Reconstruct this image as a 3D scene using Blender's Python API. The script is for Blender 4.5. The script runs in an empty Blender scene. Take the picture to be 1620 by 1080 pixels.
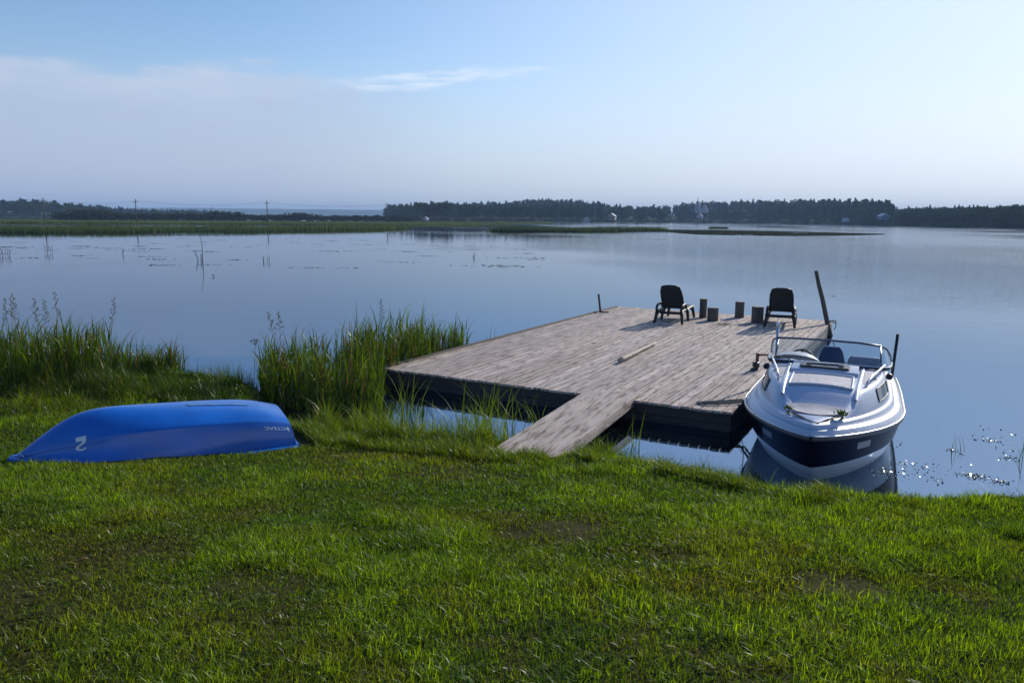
import bpy, math, random
import numpy as np
from mathutils import Vector, Matrix
random.seed(7); rng = np.random.default_rng(11)
R = math.radians; PI = math.pi
SC = bpy.context.scene; COL = SC.collection
SUN_AZ, SUN_EL = 43.0, 27.0          # degrees right of straight ahead (+Y), degrees up
EYE = 2.9

# ------------------------------------------------------------ camera, sky, sun, exposure
cam = bpy.data.cameras.new('camera'); co = bpy.data.objects.new('camera', cam); COL.objects.link(co)
cam.sensor_width = 36; cam.lens = 36 * 1215 / 1620; cam.clip_start = .05; cam.clip_end = 20000
co.matrix_world = Matrix.Translation((0, 0, EYE)) @ Matrix.Rotation(PI/2 - R(9.13), 4, 'X') @ Matrix.Rotation(R(.54), 4, 'Z')
SC.camera = co
W = bpy.data.worlds.new('World'); SC.world = W; W.use_nodes = True
def world():
    nt = W.node_tree; N = nt.nodes; L = nt.links; N.clear()
    def nd(t, **k):
        n = N.new(t)
        for a, b in k.items(): setattr(n, a, b)
        return n
    def M(op, a, b=None, c=None, clamp=False):
        n = nd('ShaderNodeMath', operation=op, use_clamp=clamp)
        for i, v in enumerate((a, b, c)):
            if v is None: continue
            if isinstance(v, (int, float)): n.inputs[i].default_value = v
            else: L.new(v, n.inputs[i])
        return n.outputs[0]
    def SS(v, a, b):
        n = nd('ShaderNodeMapRange', interpolation_type='SMOOTHSTEP'); L.new(v, n.inputs[0])
        n.inputs[1].default_value = a; n.inputs[2].default_value = b; return n.outputs[0]
    sky = nd('ShaderNodeTexSky', sky_type='NISHITA'); sky.sun_disc = False
    sky.sun_elevation = R(SUN_EL); sky.sun_rotation = R(SUN_AZ); sky.altitude = 60
    sky.air_density = 1.0; sky.dust_density = .3; sky.ozone_density = 3.0
    tc = nd('ShaderNodeTexCoord'); sp = nd('ShaderNodeSeparateXYZ'); L.new(tc.outputs['Generated'], sp.inputs[0])
    az = M('MULTIPLY', M('ARCTAN2', sp.outputs[0], sp.outputs[1]), 57.2958)
    el = M('MULTIPLY', M('ARCSINE', sp.outputs[2]), 57.2958)
    def noise(ax, ex, det=5, rough=.55):
        cb = nd('ShaderNodeCombineXYZ'); L.new(M('MULTIPLY', az, ax), cb.inputs[0]); L.new(M('MULTIPLY', el, ex), cb.inputs[1])
        n = nd('ShaderNodeTexNoise'); n.inputs['Scale'].default_value = 1; n.inputs['Detail'].default_value = det
        n.inputs['Roughness'].default_value = rough; L.new(cb.outputs[0], n.inputs['Vector']); return n.outputs[0]
    n1 = noise(.09, .35); n2 = noise(.25, 1.1, 6, .6)
    # veil of high cloud low on the left, and one cirrus streak
    edge = M('ADD', M('MULTIPLY', n1, 6.0), 6.6)
    d1 = M('SUBTRACT', edge, el)
    veil = M('MULTIPLY', SS(d1, -.2, 1.3), SS(az, -1.0, -19.0))
    veil = M('MULTIPLY', veil, M('ADD', M('MULTIPLY', n2, .8), .3))
    low = M('MULTIPLY', SS(el, 9.0, 1.0), SS(az, 12.0, -10.0))
    line = M('ADD', M('MULTIPLY', az, .10), 10.2)
    d2 = M('ABSOLUTE', M('SUBTRACT', M('ADD', el, M('MULTIPLY', M('SUBTRACT', n2, .5), 1.6)), line))
    w2 = M('MULTIPLY', SS(az, 6.0, -8.0), .5)
    str_ = M('MULTIPLY', SS(M('SUBTRACT', d2, w2), .25, -.35), M('MULTIPLY', SS(az, -15.0, -9.0), SS(az, 5.5, 1.0)))
    str_ = M('MULTIPLY', str_, SS(noise(.22, 2.2, 6, .65), .33, .60))
    def mix(fac, a, col, f=1.0):
        m = nd('ShaderNodeMix', data_type='RGBA'); m.clamp_factor = True
        L.new(M('MULTIPLY', fac, f), m.inputs[0]); L.new(a, m.inputs[6]); m.inputs[7].default_value = (*col, 1); return m.outputs[2]
    hs = nd('ShaderNodeHueSaturation'); hs.inputs['Saturation'].default_value = 1.0; L.new(sky.outputs[0], hs.inputs['Color'])
    wb = nd('ShaderNodeMix', data_type='RGBA', blend_type='MULTIPLY'); wb.inputs[0].default_value = 1; L.new(hs.outputs[0], wb.inputs[6]); wb.inputs[7].default_value = (.93, .96, 1.0, 1)
    up = nd('ShaderNodeMix', data_type='RGBA', blend_type='MULTIPLY'); L.new(SS(el, 17.0, 32.0), up.inputs[0]); L.new(wb.outputs[2], up.inputs[6]); up.inputs[7].default_value = (.62, .92, 1.22, 1)
    def azramp(stops):
        cr = nd('ShaderNodeValToRGB'); mr = nd('ShaderNodeMapRange'); L.new(az, mr.inputs[0]); mr.inputs[1].default_value = -40; mr.inputs[2].default_value = 45; L.new(mr.outputs[0], cr.inputs[0])
        e = cr.color_ramp.elements
        while len(e) < len(stops): e.new(.5)
        for q, (p, cc) in zip(e, stops): q.position = p; q.color = (*[x/10 for x in cc], 1)
        m = nd('ShaderNodeMix', data_type='RGBA', blend_type='MULTIPLY'); m.inputs[0].default_value = 1; L.new(cr.outputs[0], m.inputs[6]); m.inputs[7].default_value = (10, 10, 10, 1); return m.outputs[2]
    def mixn(fac, a, bcol, f=1.0):
        m = nd('ShaderNodeMix', data_type='RGBA'); m.clamp_factor = True
        L.new(M('MULTIPLY', fac, f), m.inputs[0]); L.new(a, m.inputs[6]); L.new(bcol, m.inputs[7]); return m.outputs[2]
    # hazy summer air: pale and even toward the sun's side, lavender low on the left
    c = mixn(M('MULTIPLY', SS(az, -22.0, 30.0), SS(el, 30.0, 14.0)), up.outputs[2], azramp([(0, (3.6, 4.6, 6.2)), (1, (6.0, 6.9, 8.1))]), .75)
    c = mixn(SS(el, 13.0, 0.0), c, azramp([(0, (2.5, 3.1, 4.3)), (.45, (4.5, 5.0, 5.8)), (.9, (7.3, 7.6, 8.0))]), .9)
    c = mix(veil, c, (3.5, 4.0, 5.2), .85)
    rimm = M('MULTIPLY', M('MULTIPLY', SS(d1, -.1, .8), SS(d1, 3.2, .8)), M('MULTIPLY', SS(az, -8.0, -20.0), n2))
    c = mix(rimm, c, (4.9, 5.3, 6.2), .6)
    c = mix(str_, c, (6.4, 6.8, 7.5), .5)
    bg = nd('ShaderNodeBackground'); bg.inputs[1].default_value = .125; L.new(c, bg.inputs[0])
    out = nd('ShaderNodeOutputWorld'); L.new(bg.outputs[0], out.inputs[0])
world()
sl = bpy.data.lights.new('sun', 'SUN'); sl.energy = 4.4; sl.angle = R(.5); sl.color = (1, .93, .82)
so = bpy.data.objects.new('sun', sl); COL.objects.link(so)
sd = Vector((math.sin(R(SUN_AZ))*math.cos(R(SUN_EL)), math.cos(R(SUN_AZ))*math.cos(R(SUN_EL)), math.sin(R(SUN_EL))))
so.rotation_euler = sd.to_track_quat('Z', 'Y').to_euler()
SC.view_settings.view_transform = 'Standard'; SC.view_settings.look = 'None'
SC.view_settings.exposure = 0.22; SC.view_settings.gamma = 1.0
SC.render.engine = 'CYCLES'; SC.cycles.use_denoising = True
SC.cycles.max_bounces = 7; SC.cycles.transparent_max_bounces = 12; SC.cycles.volume_bounces = 0
SC.cycles.sample_clamp_indirect = 6

# ------------------------------------------------------------ helpers
CR = np.array((Matrix.Rotation(PI/2 - R(9.13), 3, 'X') @ Matrix.Rotation(R(.54), 3, 'Z')))   # measuring frame of the survey below
def ray(u, v): return CR @ np.array([(u-810)/1215., -(v-540)/1215., -1.])
def gz(u, v, z=0.):                       # photo measurement -> point at height z
    d = ray(u, v); t = (z-EYE)/d[2]; return np.array([0, 0, EYE]) + t*d
def gy(u, v, y):                          # photo measurement -> point at distance y
    d = ray(u, v); return np.array([0, 0, EYE]) + y/d[1]*d
def horizon(u): return 337.0 + .00965*u

def tag(o, label=None, cat=None, group=None, kind=None):
    if label: o['label'] = label
    if cat: o['category'] = cat
    if group: o['group'] = group
    if kind: o['kind'] = kind
    return o
def empty(name, loc=(0, 0, 0), rz=0.):
    o = bpy.data.objects.new(name, None); COL.objects.link(o); o.location = loc; o.rotation_euler = (0, 0, rz); return o
def link(name, me, parent=None):
    o = bpy.data.objects.new(name, me); COL.objects.link(o)
    if parent: o.parent = parent
    return o
def copy_tree(o, parent=None):
    c = o.copy(); COL.objects.link(c)
    if parent: c.parent = parent
    for ch in list(o.children): copy_tree(ch, c)
    return c
def np_mesh(name, V, F, mat, col=None, smooth=False):
    """V (n,3); F list of arrays (m,k) of faces"""
    me = bpy.data.meshes.new(name); V = np.ascontiguousarray(V, dtype=np.float32)
    me.vertices.add(len(V)); me.vertices.foreach_set('co', V.ravel())
    F = [f for f in F if len(f)]
    loops = np.concatenate([f.ravel() for f in F]).astype(np.int32)
    sizes = np.concatenate([np.full(len(f), f.shape[1], dtype=np.int32) for f in F])
    starts = np.concatenate([[0], np.cumsum(sizes)[:-1]]).astype(np.int32)
    me.loops.add(len(loops)); me.loops.foreach_set('vertex_index', loops)
    me.polygons.add(len(sizes)); me.polygons.foreach_set('loop_start', starts)
    if smooth: me.polygons.foreach_set('use_smooth', np.ones(len(sizes), dtype=bool))
    if col is not None:
        a = me.color_attributes.new('tint', 'FLOAT_COLOR', 'POINT')
        a.data.foreach_set('color', np.ascontiguousarray(np.c_[col, np.ones(len(col))], dtype=np.float32).ravel())
    me.update(calc_edges=True); me.materials.append(mat); return me

class MB:
    def __init__(s): s.v = []; s.f = []; s.c = []; s.sm = []; s.cc = (1, 1, 1)
    def add(s, vs, fs, sm=False):
        b = len(s.v); s.v += [tuple(v) for v in vs]; s.c += [s.cc]*len(vs)
        s.f += [tuple(b+i for i in f) for f in fs]; s.sm += [sm]*len(fs)
    def box(s, c, size, rot=None, taper=1.0, bev=0.0):
        sx, sy, sz = [a/2 for a in size]
        if bev:
            b = min(bev, sx*.9, sy*.9, sz*.9)
            vs = []; ring = [(-sx, -sy+b), (-sx+b, -sy), (sx-b, -sy), (sx, -sy+b), (sx, sy-b), (sx-b, sy), (-sx+b, sy), (-sx, sy-b)]
            for z, k in ((-sz, b), (-sz+b, 0), (sz-b, 0), (sz, b)):
                for x, y in ring: vs.append((x*(1-k/sx), y*(1-k/sy), z))
            fs = [tuple(range(7, -1, -1)), tuple(range(24, 32))]
            for r in range(3):
                for i in range(8): fs.append((r*8+i, r*8+(i+1) % 8, r*8+8+(i+1) % 8, r*8+8+i))
        else:
            vs = [(x*(taper if z > 0 else 1), y*(taper if z > 0 else 1), z) for z in (-sz, sz) for x, y in ((-sx, -sy), (sx, -sy), (sx, sy), (-sx, sy))]
            fs = [(3, 2, 1, 0), (4, 5, 6, 7), (0, 1, 5, 4), (1, 2, 6, 5), (2, 3, 7, 6), (3, 0, 4, 7)]
        m = rot if rot is not None else Matrix.Identity(3)
        s.add([Vector(c) + m @ Vector(v) for v in vs], fs)
    def tube(s, pts, r, n=8, closed=False, cap=True):
        P = [Vector(p) for p in pts]; k = len(P); rs = r if isinstance(r, (list, tuple)) else [r]*k
        vs = []; up = Vector((0, 0, 1)); prev = None
        for i in range(k):
            if closed: t = (P[(i+1) % k]-P[i-1]).normalized()
            else: t = (P[min(i+1, k-1)]-P[max(i-1, 0)]).normalized()
            if prev is None:
                a = t.cross(up) if abs(t.dot(up)) < .95 else t.cross(Vector((1, 0, 0)))
            else: a = prev - t*prev.dot(t)
            a.normalize(); prev = a; b = t.cross(a)
            for j in range(n):
                w = 2*PI*j/n; vs.append(P[i] + (a*math.cos(w)+b*math.sin(w))*rs[i])
        fs = []
        for i in range(k if closed else k-1):
            for j in range(n):
                i2 = (i+1) % k; fs.append((i*n+j, i*n+(j+1) % n, i2*n+(j+1) % n, i2*n+j))
        s.add(vs, fs, True)
        if cap and not closed:
            b = len(s.v)-k*n
            s.f += [tuple(b+j for j in range(n-1, -1, -1)), tuple(b+(k-1)*n+j for j in range(n))]; s.sm += [False, False]
    def lathe(s, prof, c=(0, 0, 0), n=20, jit=0.0):
        vs = []; k = len(prof); ph = [1+jit*math.sin(3*2*PI*j/n+1)+jit*.6*math.sin(5*2*PI*j/n+c[0]*9) for j in range(n)]
        for r, z in prof:
            for j in range(n): vs.append((c[0]+r*ph[j]*math.cos(2*PI*j/n), c[1]+r*ph[j]*math.sin(2*PI*j/n), c[2]+z))
        fs = [(i*n+j, i*n+(j+1) % n, (i+1)*n+(j+1) % n, (i+1)*n+j) for i in range(k-1) for j in range(n)]
        s.add(vs, fs, True)
        b = len(s.v)-k*n; s.f += [tuple(b+j for j in range(n-1, -1, -1)), tuple(b+(k-1)*n+j for j in range(n))]; s.sm += [False, False]
    def grid(s, rows, sm=True, flip=False):
        k = len(rows); n = len(rows[0]); vs = [p for r in rows for p in r]
        fs = [(i*n+j, i*n+j+1, (i+1)*n+j+1, (i+1)*n+j) for i in range(k-1) for j in range(n-1)]
        if flip: fs = [f[::-1] for f in fs]
        s.add(vs, fs, sm)
    def build(s, name, mat, parent=None, col=False):
        me = bpy.data.meshes.new(name); me.from_pydata(s.v, [], s.f); me.update()
        me.polygons.foreach_set('use_smooth', np.array(s.sm, dtype=bool))
        if col:
            a = me.color_attributes.new('tint', 'FLOAT_COLOR', 'POINT')
            a.data.foreach_set('color', np.c_[np.array(s.c), np.ones(len(s.c))].astype(np.float32).ravel())
        for m in (mat if isinstance(mat, list) else [mat]): me.materials.append(m)
        return link(name, me, parent)
def rotm(ax, deg): return Matrix.Rotation(R(deg), 3, ax)

# value noise in numpy (for where things grow, how tall and of what colour)
_T = np.random.default_rng(5).random((256, 256))
def vn(x, y, s=1.0, off=0.0):
    x = np.asarray(x)*s+off+900; y = np.asarray(y)*s+off*1.7+900
    xi = np.floor(x).astype(int); yi = np.floor(y).astype(int); fx = x-xi; fy = y-yi
    fx = fx*fx*(3-2*fx); fy = fy*fy*(3-2*fy); a = xi % 256; b = yi % 256; a1 = (a+1) % 256; b1 = (b+1) % 256
    return (_T[a, b]*(1-fx)+_T[a1, b]*fx)*(1-fy)+(_T[a, b1]*(1-fx)+_T[a1, b1]*fx)*fy
def fbm(x, y, s=1.0, off=0.0): return (vn(x, y, s, off)+.5*vn(x, y, s*2.1, off+7)+.25*vn(x, y, s*4.3, off+13))/1.75
def sst(x, a, b): t = np.clip((np.asarray(x)-a)/(b-a), 0, 1); return t*t*(3-2*t)

# ------------------------------------------------------------ materials
def mat(name, color=(.5, .5, .5), rough=.5, metal=0., spec=.5, var=.0, vscale=5., stretch=(1, 1, 1), bump=0., bscale=40., attr=False, coat=0., col2=None, stain=None, wet=None):
    m = bpy.data.materials.new(name); m.use_nodes = True; nt = m.node_tree; N = nt.nodes; L = nt.links
    b = N['Principled BSDF']; b.inputs['Roughness'].default_value = rough; b.inputs['Metallic'].default_value = metal
    b.inputs['Specular IOR Level'].default_value = spec; b.inputs['Coat Weight'].default_value = coat; b.inputs['Coat Roughness'].default_value = .08
    tc = N.new('ShaderNodeTexCoord'); mp = N.new('ShaderNodeMapping'); mp.inputs['Scale'].default_value = stretch
    L.new(tc.outputs['Object'], mp.inputs[0])
    n = N.new('ShaderNodeTexNoise'); n.inputs['Scale'].default_value = vscale; n.inputs['Detail'].default_value = 6; n.inputs['Roughness'].default_value = .6
    L.new(mp.outputs[0], n.inputs['Vector'])
    cr = N.new('ShaderNodeValToRGB'); c2 = col2 or tuple(max(0, c*(1-var)) for c in color)
    cr.color_ramp.elements[0].position = .3; cr.color_ramp.elements[1].position = .7
    cr.color_ramp.elements[0].color = (*c2, 1); cr.color_ramp.elements[1].color = (*[c*(1+var*.5) for c in color], 1)
    L.new(n.outputs[0], cr.inputs[0]); c = cr.outputs[0]
    if attr:
        at = N.new('ShaderNodeAttribute'); at.attribute_name = 'tint'
        mx = N.new('ShaderNodeMix'); mx.data_type = 'RGBA'; mx.blend_type = 'MULTIPLY'; mx.inputs[0].default_value = 1
        L.new(c, mx.inputs[6]); L.new(at.outputs[0], mx.inputs[7]); c = mx.outputs[2]
    if stain:
        sc, st, lo, hi, scol, amt = stain
        mp2 = N.new('ShaderNodeMapping'); mp2.inputs['Scale'].default_value = st; L.new(tc.outputs['Object'], mp2.inputs[0])
        n2 = N.new('ShaderNodeTexNoise'); n2.inputs['Scale'].default_value = sc; n2.inputs['Detail'].default_value = 5; n2.inputs['Roughness'].default_value = .7
        L.new(mp2.outputs[0], n2.inputs['Vector'])
        mr = N.new('ShaderNodeMapRange'); mr.interpolation_type = 'SMOOTHSTEP'; mr.inputs[1].default_value = lo; mr.inputs[2].default_value = hi; mr.inputs[4].default_value = amt
        L.new(n2.outputs[0], mr.inputs[0])
        mx = N.new('ShaderNodeMix'); mx.data_type = 'RGBA'; L.new(mr.outputs[0], mx.inputs[0]); L.new(c, mx.inputs[6]); mx.inputs[7].default_value = (*scol, 1); c = mx.outputs[2]
    L.new(c, b.inputs['Base Color'])
    if var or bump:
        rr = N.new('ShaderNodeMapRange'); rr.inputs[3].default_value = max(0, rough-.08); rr.inputs[4].default_value = min(1, rough+.12)
        L.new(n.outputs[0], rr.inputs[0]); L.new(rr.outputs[0], b.inputs['Roughness'])
    if bump:
        nb = N.new('ShaderNodeTexNoise'); nb.inputs['Scale'].default_value = bscale; nb.inputs['Detail'].default_value = 4; L.new(mp.outputs[0], nb.inputs['Vector'])
        bp = N.new('ShaderNodeBump'); bp.inputs['Strength'].default_value = .6; bp.inputs['Distance'].default_value = bump
        L.new(nb.outputs[0], bp.inputs['Height']); L.new(bp.outputs[0], b.inputs['Normal'])
    return m
def leaf_mat(name, trans=.45, rough=.38, gl=.05, mul=(1, 1, 1)):
    m = bpy.data.materials.new(name); m.use_nodes = True; nt = m.node_tree; N = nt.nodes; L = nt.links; N.clear()
    at = N.new('ShaderNodeAttribute'); at.attribute_name = 'tint'
    mc = N.new('ShaderNodeMix'); mc.data_type = 'RGBA'; mc.blend_type = 'MULTIPLY'; mc.inputs[0].default_value = 1
    L.new(at.outputs[0], mc.inputs[6]); mc.inputs[7].default_value = (*mul, 1); colr = mc.outputs[2]
    d = N.new('ShaderNodeBsdfDiffuse'); t = N.new('ShaderNodeBsdfTranslucent'); g = N.new('ShaderNodeBsdfGlossy'); g.inputs['Roughness'].default_value = rough
    g.inputs['Color'].default_value = (.9, .95, .9, 1)
    hs = N.new('ShaderNodeHueSaturation'); hs.inputs['Hue'].default_value = .485; hs.inputs['Saturation'].default_value = 1.1; hs.inputs['Value'].default_value = 1.25
    L.new(colr, hs.inputs['Color']); L.new(colr, d.inputs[0]); L.new(hs.outputs[0], t.inputs[0])
    m1 = N.new('ShaderNodeMixShader'); m1.inputs[0].default_value = trans; L.new(d.outputs[0], m1.inputs[1]); L.new(t.outputs[0], m1.inputs[2])
    m2 = N.new('ShaderNodeMixShader'); m2.inputs[0].default_value = gl; L.new(m1.outputs[0], m2.inputs[1]); L.new(g.outputs[0], m2.inputs[2])
    o = N.new('ShaderNodeOutputMaterial'); L.new(m2.outputs[0], o.inputs[0]); return m
def water_mat():
    m = bpy.data.materials.new('lake_water'); m.use_nodes = True; nt = m.node_tree; N = nt.nodes; L = nt.links
    b = N['Principled BSDF']; b.inputs['Base Color'].default_value = (.002, .004, .006, 1); b.inputs['Roughness'].default_value = .012; b.inputs['IOR'].default_value = 5.0; b.inputs['Specular Tint'].default_value = (.60, .77, 1, 1)
    tc = N.new('ShaderNodeTexCoord')
    def noise(sc, st, det=3, ro=.5, rz=0.):
        mp = N.new('ShaderNodeMapping'); mp.inputs['Scale'].default_value = st; mp.inputs['Rotation'].default_value = (0, 0, rz); L.new(tc.outputs['Object'], mp.inputs[0])
        n = N.new('ShaderNodeTexNoise'); n.inputs['Scale'].default_value = sc; n.inputs['Detail'].default_value = det; n.inputs['Roughness'].default_value = ro
        L.new(mp.outputs[0], n.inputs['Vector']); return n.outputs[0]
    def ma(op, a, bb):
        n = N.new('ShaderNodeMath'); n.operation = op
        for i, v in enumerate((a, bb)):
            if isinstance(v, (int, float)): n.inputs[i].default_value = v
            else: L.new(v, n.inputs[i])
        return n.outputs[0]
    # wind ruffles the middle and right of the lake; the left and the shore stay calm
    wind = N.new('ShaderNodeMapRange'); wind.interpolation_type = 'SMOOTHSTEP'; wind.inputs[1].default_value = .32; wind.inputs[2].default_value = .80; wind.inputs[3].default_value = .04; wind.inputs[4].default_value = 1.
    sp = N.new('ShaderNodeSeparateXYZ'); L.new(tc.outputs['Object'], sp.inputs[0])
    side = N.new('ShaderNodeMapRange'); side.inputs[1].default_value = -12; side.inputs[2].default_value = 25; side.inputs[3].default_value = -.22; side.inputs[4].default_value = .16; L.new(sp.outputs[0], side.inputs[0])
    near = N.new('ShaderNodeMapRange'); near.interpolation_type = 'SMOOTHSTEP'; near.inputs[1].default_value = 14; near.inputs[2].default_value = 30; near.inputs[3].default_value = -.25; near.inputs[4].default_value = 0; L.new(sp.outputs[1], near.inputs[0])
    wn = ma('ADD', ma('ADD', noise(.03, (1, .6, 1), 2, .5, .3), side.outputs[0]), near.outputs[0]); L.new(wn, wind.inputs[0])
    h = ma('MULTIPLY', ma('ADD', ma('MULTIPLY', noise(9, (.6, 1.3, 1), 3, .6, -.3), .5), noise(2.2, (.5, 1.2, 1), 2, .5, -.3)), wind.outputs[0])
    # ripples too far off to resolve widen the gloss instead
    dist = N.new('ShaderNodeMapRange'); dist.inputs[1].default_value = 20; dist.inputs[2].default_value = 110; dist.inputs[3].default_value = 0; dist.inputs[4].default_value = .11; L.new(sp.outputs[1], dist.inputs[0])
    L.new(ma('ADD', ma('MULTIPLY', dist.outputs[0], wind.outputs[0]), .012), b.inputs['Roughness'])
    h = ma('ADD', h, ma('MULTIPLY', noise(.8, (.4, 1.3, 1), 2, .4, .15), .16))
    bp = N.new('ShaderNodeBump'); bp.inputs['Strength'].default_value = 1; bp.inputs['Distance'].default_value = .024
    L.new(h, bp.inputs['Height']); L.new(bp.outputs[0], b.inputs['Normal']); return m

MW = water_mat()
M_soil = mat('soil', (.045, .040, .016), .95, var=.5, vscale=3, col2=(.020, .026, .007), bump=.02, bscale=30, spec=.03)
M_grass = leaf_mat('grass_blades', .6, .4, .018, mul=(1.42, 1.46, .8))
M_reed = leaf_mat('reed_blades', .5, .36, .022, mul=(.88, .84, .75))
M_marsh = leaf_mat('marsh_reeds', .35, .5, .02)
M_tree = leaf_mat('tree_leaves', .2, .6, .005, mul=(.6, .62, .75))
M_bark = mat('bark', (.11, .09, .07), .9, var=.4, vscale=8, stretch=(1, 1, .2), spec=.03)
M_far = mat('far_ground', (.03, .045, .018), .95, var=.4, vscale=.02, spec=.03)
M_marshg = mat('marsh_ground', (.05, .075, .02), .95, var=.4, vscale=.08, spec=.03)
M_mat = mat('floating_mat', (.03, .032, .02), .8, var=.5, vscale=.4)
M_wood = mat('weathered_boards', (.46, .385, .33), .78, attr=True, var=.35, vscale=3.0, stretch=(9, .5, 9), bump=.004, bscale=20, spec=.35,
             stain=(5.0, (3.6, .42, 2), .47, .66, (.11, .075, .06), .95))
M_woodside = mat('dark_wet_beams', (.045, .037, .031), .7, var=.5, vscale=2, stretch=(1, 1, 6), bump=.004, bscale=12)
M_blackply = mat('tarred_float', (.006, .006, .006), .8)
M_log = mat('stump_bark', (.10, .085, .07), .9, var=.4, vscale=14, stretch=(1, 1, .25), bump=.006, bscale=20)
M_cut = mat('cut_wood', (.24, .20, .165), .8, var=.3, vscale=20, bump=.002, bscale=60)
M_birch = mat('peeled_pole', (.30, .25, .20), .7, var=.3, vscale=8, stretch=(1, 1, 1), stain=(9, (1, 1, 1), .58, .66, (.08, .06, .045), .9))
M_plastic = mat('dark_green_resin', (.006, .010, .011), .5, var=.2, vscale=10)
M_steel = mat('steel', (.55, .56, .58), .28, metal=1., var=.15, vscale=12)
M_dsteel = mat('dark_pipe', (.03, .032, .036), .45, metal=.6, var=.3, vscale=20)
M_rust = mat('rusty_steel', (.13, .04, .025), .8, var=.4, vscale=25)
M_rubber = mat('black_rubber', (.012, .012, .013), .5)
M_white = mat('white_gelcoat', (.40, .44, .53), .34, var=.06, vscale=3, coat=.25, stain=(4, (1, 1, 1), .55, .75, (.42, .42, .41), .35))
M_hullw = mat('white_hull_band', (.60, .61, .60), .3, var=.1, vscale=3, coat=.3, stain=(3, (1, 1, 3), .5, .75, (.25, .23, .17), .5))
M_navy = mat('navy_hull_stripe', (.002, .002, .008), .3, spec=.06)
M_nonskid = mat('beige_nonskid', (.40, .38, .39), .75, var=.15, vscale=9, bump=.003, bscale=150, stain=(16, (1, 1.6, 1), .5, .62, (.60, .60, .62), .7))
M_seat = mat('navy_vinyl', (.02, .035, .085), .4, var=.2, vscale=6)
M_seatg = mat('grey_vinyl', (.27, .29, .33), .5, var=.15, vscale=40)
M_cock = mat('cockpit_liner', (.42, .45, .50), .45, var=.15, vscale=4)
M_rail = mat('rubbing_strake', (.06, .055, .055), .4, var=.2, vscale=10)
M_blue = mat('blue_boat_plastic', (.0, .105, .45), .34, var=.3, vscale=1.6, coat=.4, bump=.0012, bscale=14, stain=(1.8, (1, 3, 3), .55, .8, (.03, .2, .5), .3))
M_blue.node_tree.nodes['Principled BSDF'].inputs['Coat Roughness'].default_value = .14
M_paint = mat('white_paint', (.62, .65, .70), .5, var=.12, vscale=14)
M_rope = mat('grey_rope', (.2, .19, .17), .9, var=.4, vscale=60)
M_pole = mat('pole_wood', (.09, .075, .065), .9, var=.3, vscale=4)
M_housew = mat('pale_wall', (.27, .29, .33), .8, var=.1, vscale=.5)
M_roof = mat('metal_roof', (.28, .31, .34), .4, var=.1, vscale=.5)
M_glassd = mat('dark_window', (.02, .025, .03), .1)
M_stone = mat('pale_stone', (.5, .48, .44), .7, var=.3, vscale=8, bump=.01, bscale=12)
def glass_mat():
    m = bpy.data.materials.new('windscreen_glass'); m.use_nodes = True; nt = m.node_tree; N = nt.nodes; L = nt.links; N.clear()
    t = N.new('ShaderNodeBsdfTransparent'); t.inputs[0].default_value = (.74, .82, .88, 1); g = N.new('ShaderNodeBsdfGlossy'); g.inputs['Roughness'].default_value = .03
    fr = N.new('ShaderNodeFresnel'); fr.inputs[0].default_value = 1.5; mx = N.new('ShaderNodeMixShader'); L.new(fr.outputs[0], mx.inputs[0])
    L.new(t.outputs[0], mx.inputs[1]); L.new(g.outputs[0], mx.inputs[2]); o = N.new('ShaderNodeOutputMaterial'); L.new(mx.outputs[0], o.inputs[0]); return m
M_glass = glass_mat()

# ------------------------------------------------------------ terrain
SHX = np.array([-400, -30, -14, -9, -7.8, -6.6, -5.5, -4.6, -4.0, -3.6, -2.7, -1.9, -.9, -.1, .6, 1.2, 1.9, 2.45, 3.3, 4.1, 4.8, 5.4, 7, 12, 40, 400])
SHY = np.array([60, 18, 14, 12.7, 12.9, 13.1, 13.2, 12.7, 11.9, 10.7, 10.15, 9.95, 9.45, 9.15, 9.0, 8.6, 7.85, 7.12, 6.92, 6.92, 6.98, 6.95, 6.9, 6.0, 2.0, -30.])
def shore(x): return np.interp(x, SHX, SHY)
def ground_z(x, y):
    x = np.asarray(x, float); y = np.asarray(y, float); s = shore(x)-y + .25*(fbm(x, y, 1.7, 3)-.5)
    base = np.maximum(1.3-.125*y, .13+.015*np.clip(s, 0, 20)); base = np.where(y < -8, 2.3+.01*(-8-y), base)
    base = base + .05*(fbm(x, y, 1.1, 2)-.5)*sst(s, 0, 1.5) + .025*(vn(x, y, 5., 9)-.5)
    k = sst(s, -.12, .55)
    return base*k - .45*(1-sst(s, -1.3, .05))-.06*(1-k)
def terrain():
    xs = np.unique(np.round(np.concatenate([np.linspace(-600, -30, 20), np.linspace(-30, -10, 25), np.arange(-10, 9.01, .1), np.linspace(9, 30, 25), np.linspace(30, 600, 20)]), 3))
    ys = np.unique(np.round(np.concatenate([np.linspace(-600, -12, 20), np.linspace(-12, 1.5, 30), np.arange(1.5, 15.01, .1), np.linspace(15, 80, 30)]), 3))
    X, Y = np.meshgrid(xs, ys); Z = ground_z(X, Y); V = np.c_[X.ravel(), Y.ravel(), Z.ravel()]
    n = len(xs); i, j = np.meshgrid(np.arange(len(ys)-1), np.arange(n-1), indexing='ij'); a = (i*n+j).ravel()
    return link('ground', np_mesh('ground', V, [np.c_[a, a+1, a+n+1, a+n]], M_soil, smooth=True))
tag(terrain(), kind='structure')
wb = MB(); S = 6500.
xs = [-S, -1500, -400, -100, -30, 0, 30, 100, 400, 1500, S]
wb.grid([[(x, y, 0.) for x in xs] for y in [-S, -900, -100, 4, 20, 60, 200, 600, 1500, S]], False)
tag(wb.build('water', MW), kind='structure')

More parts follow.
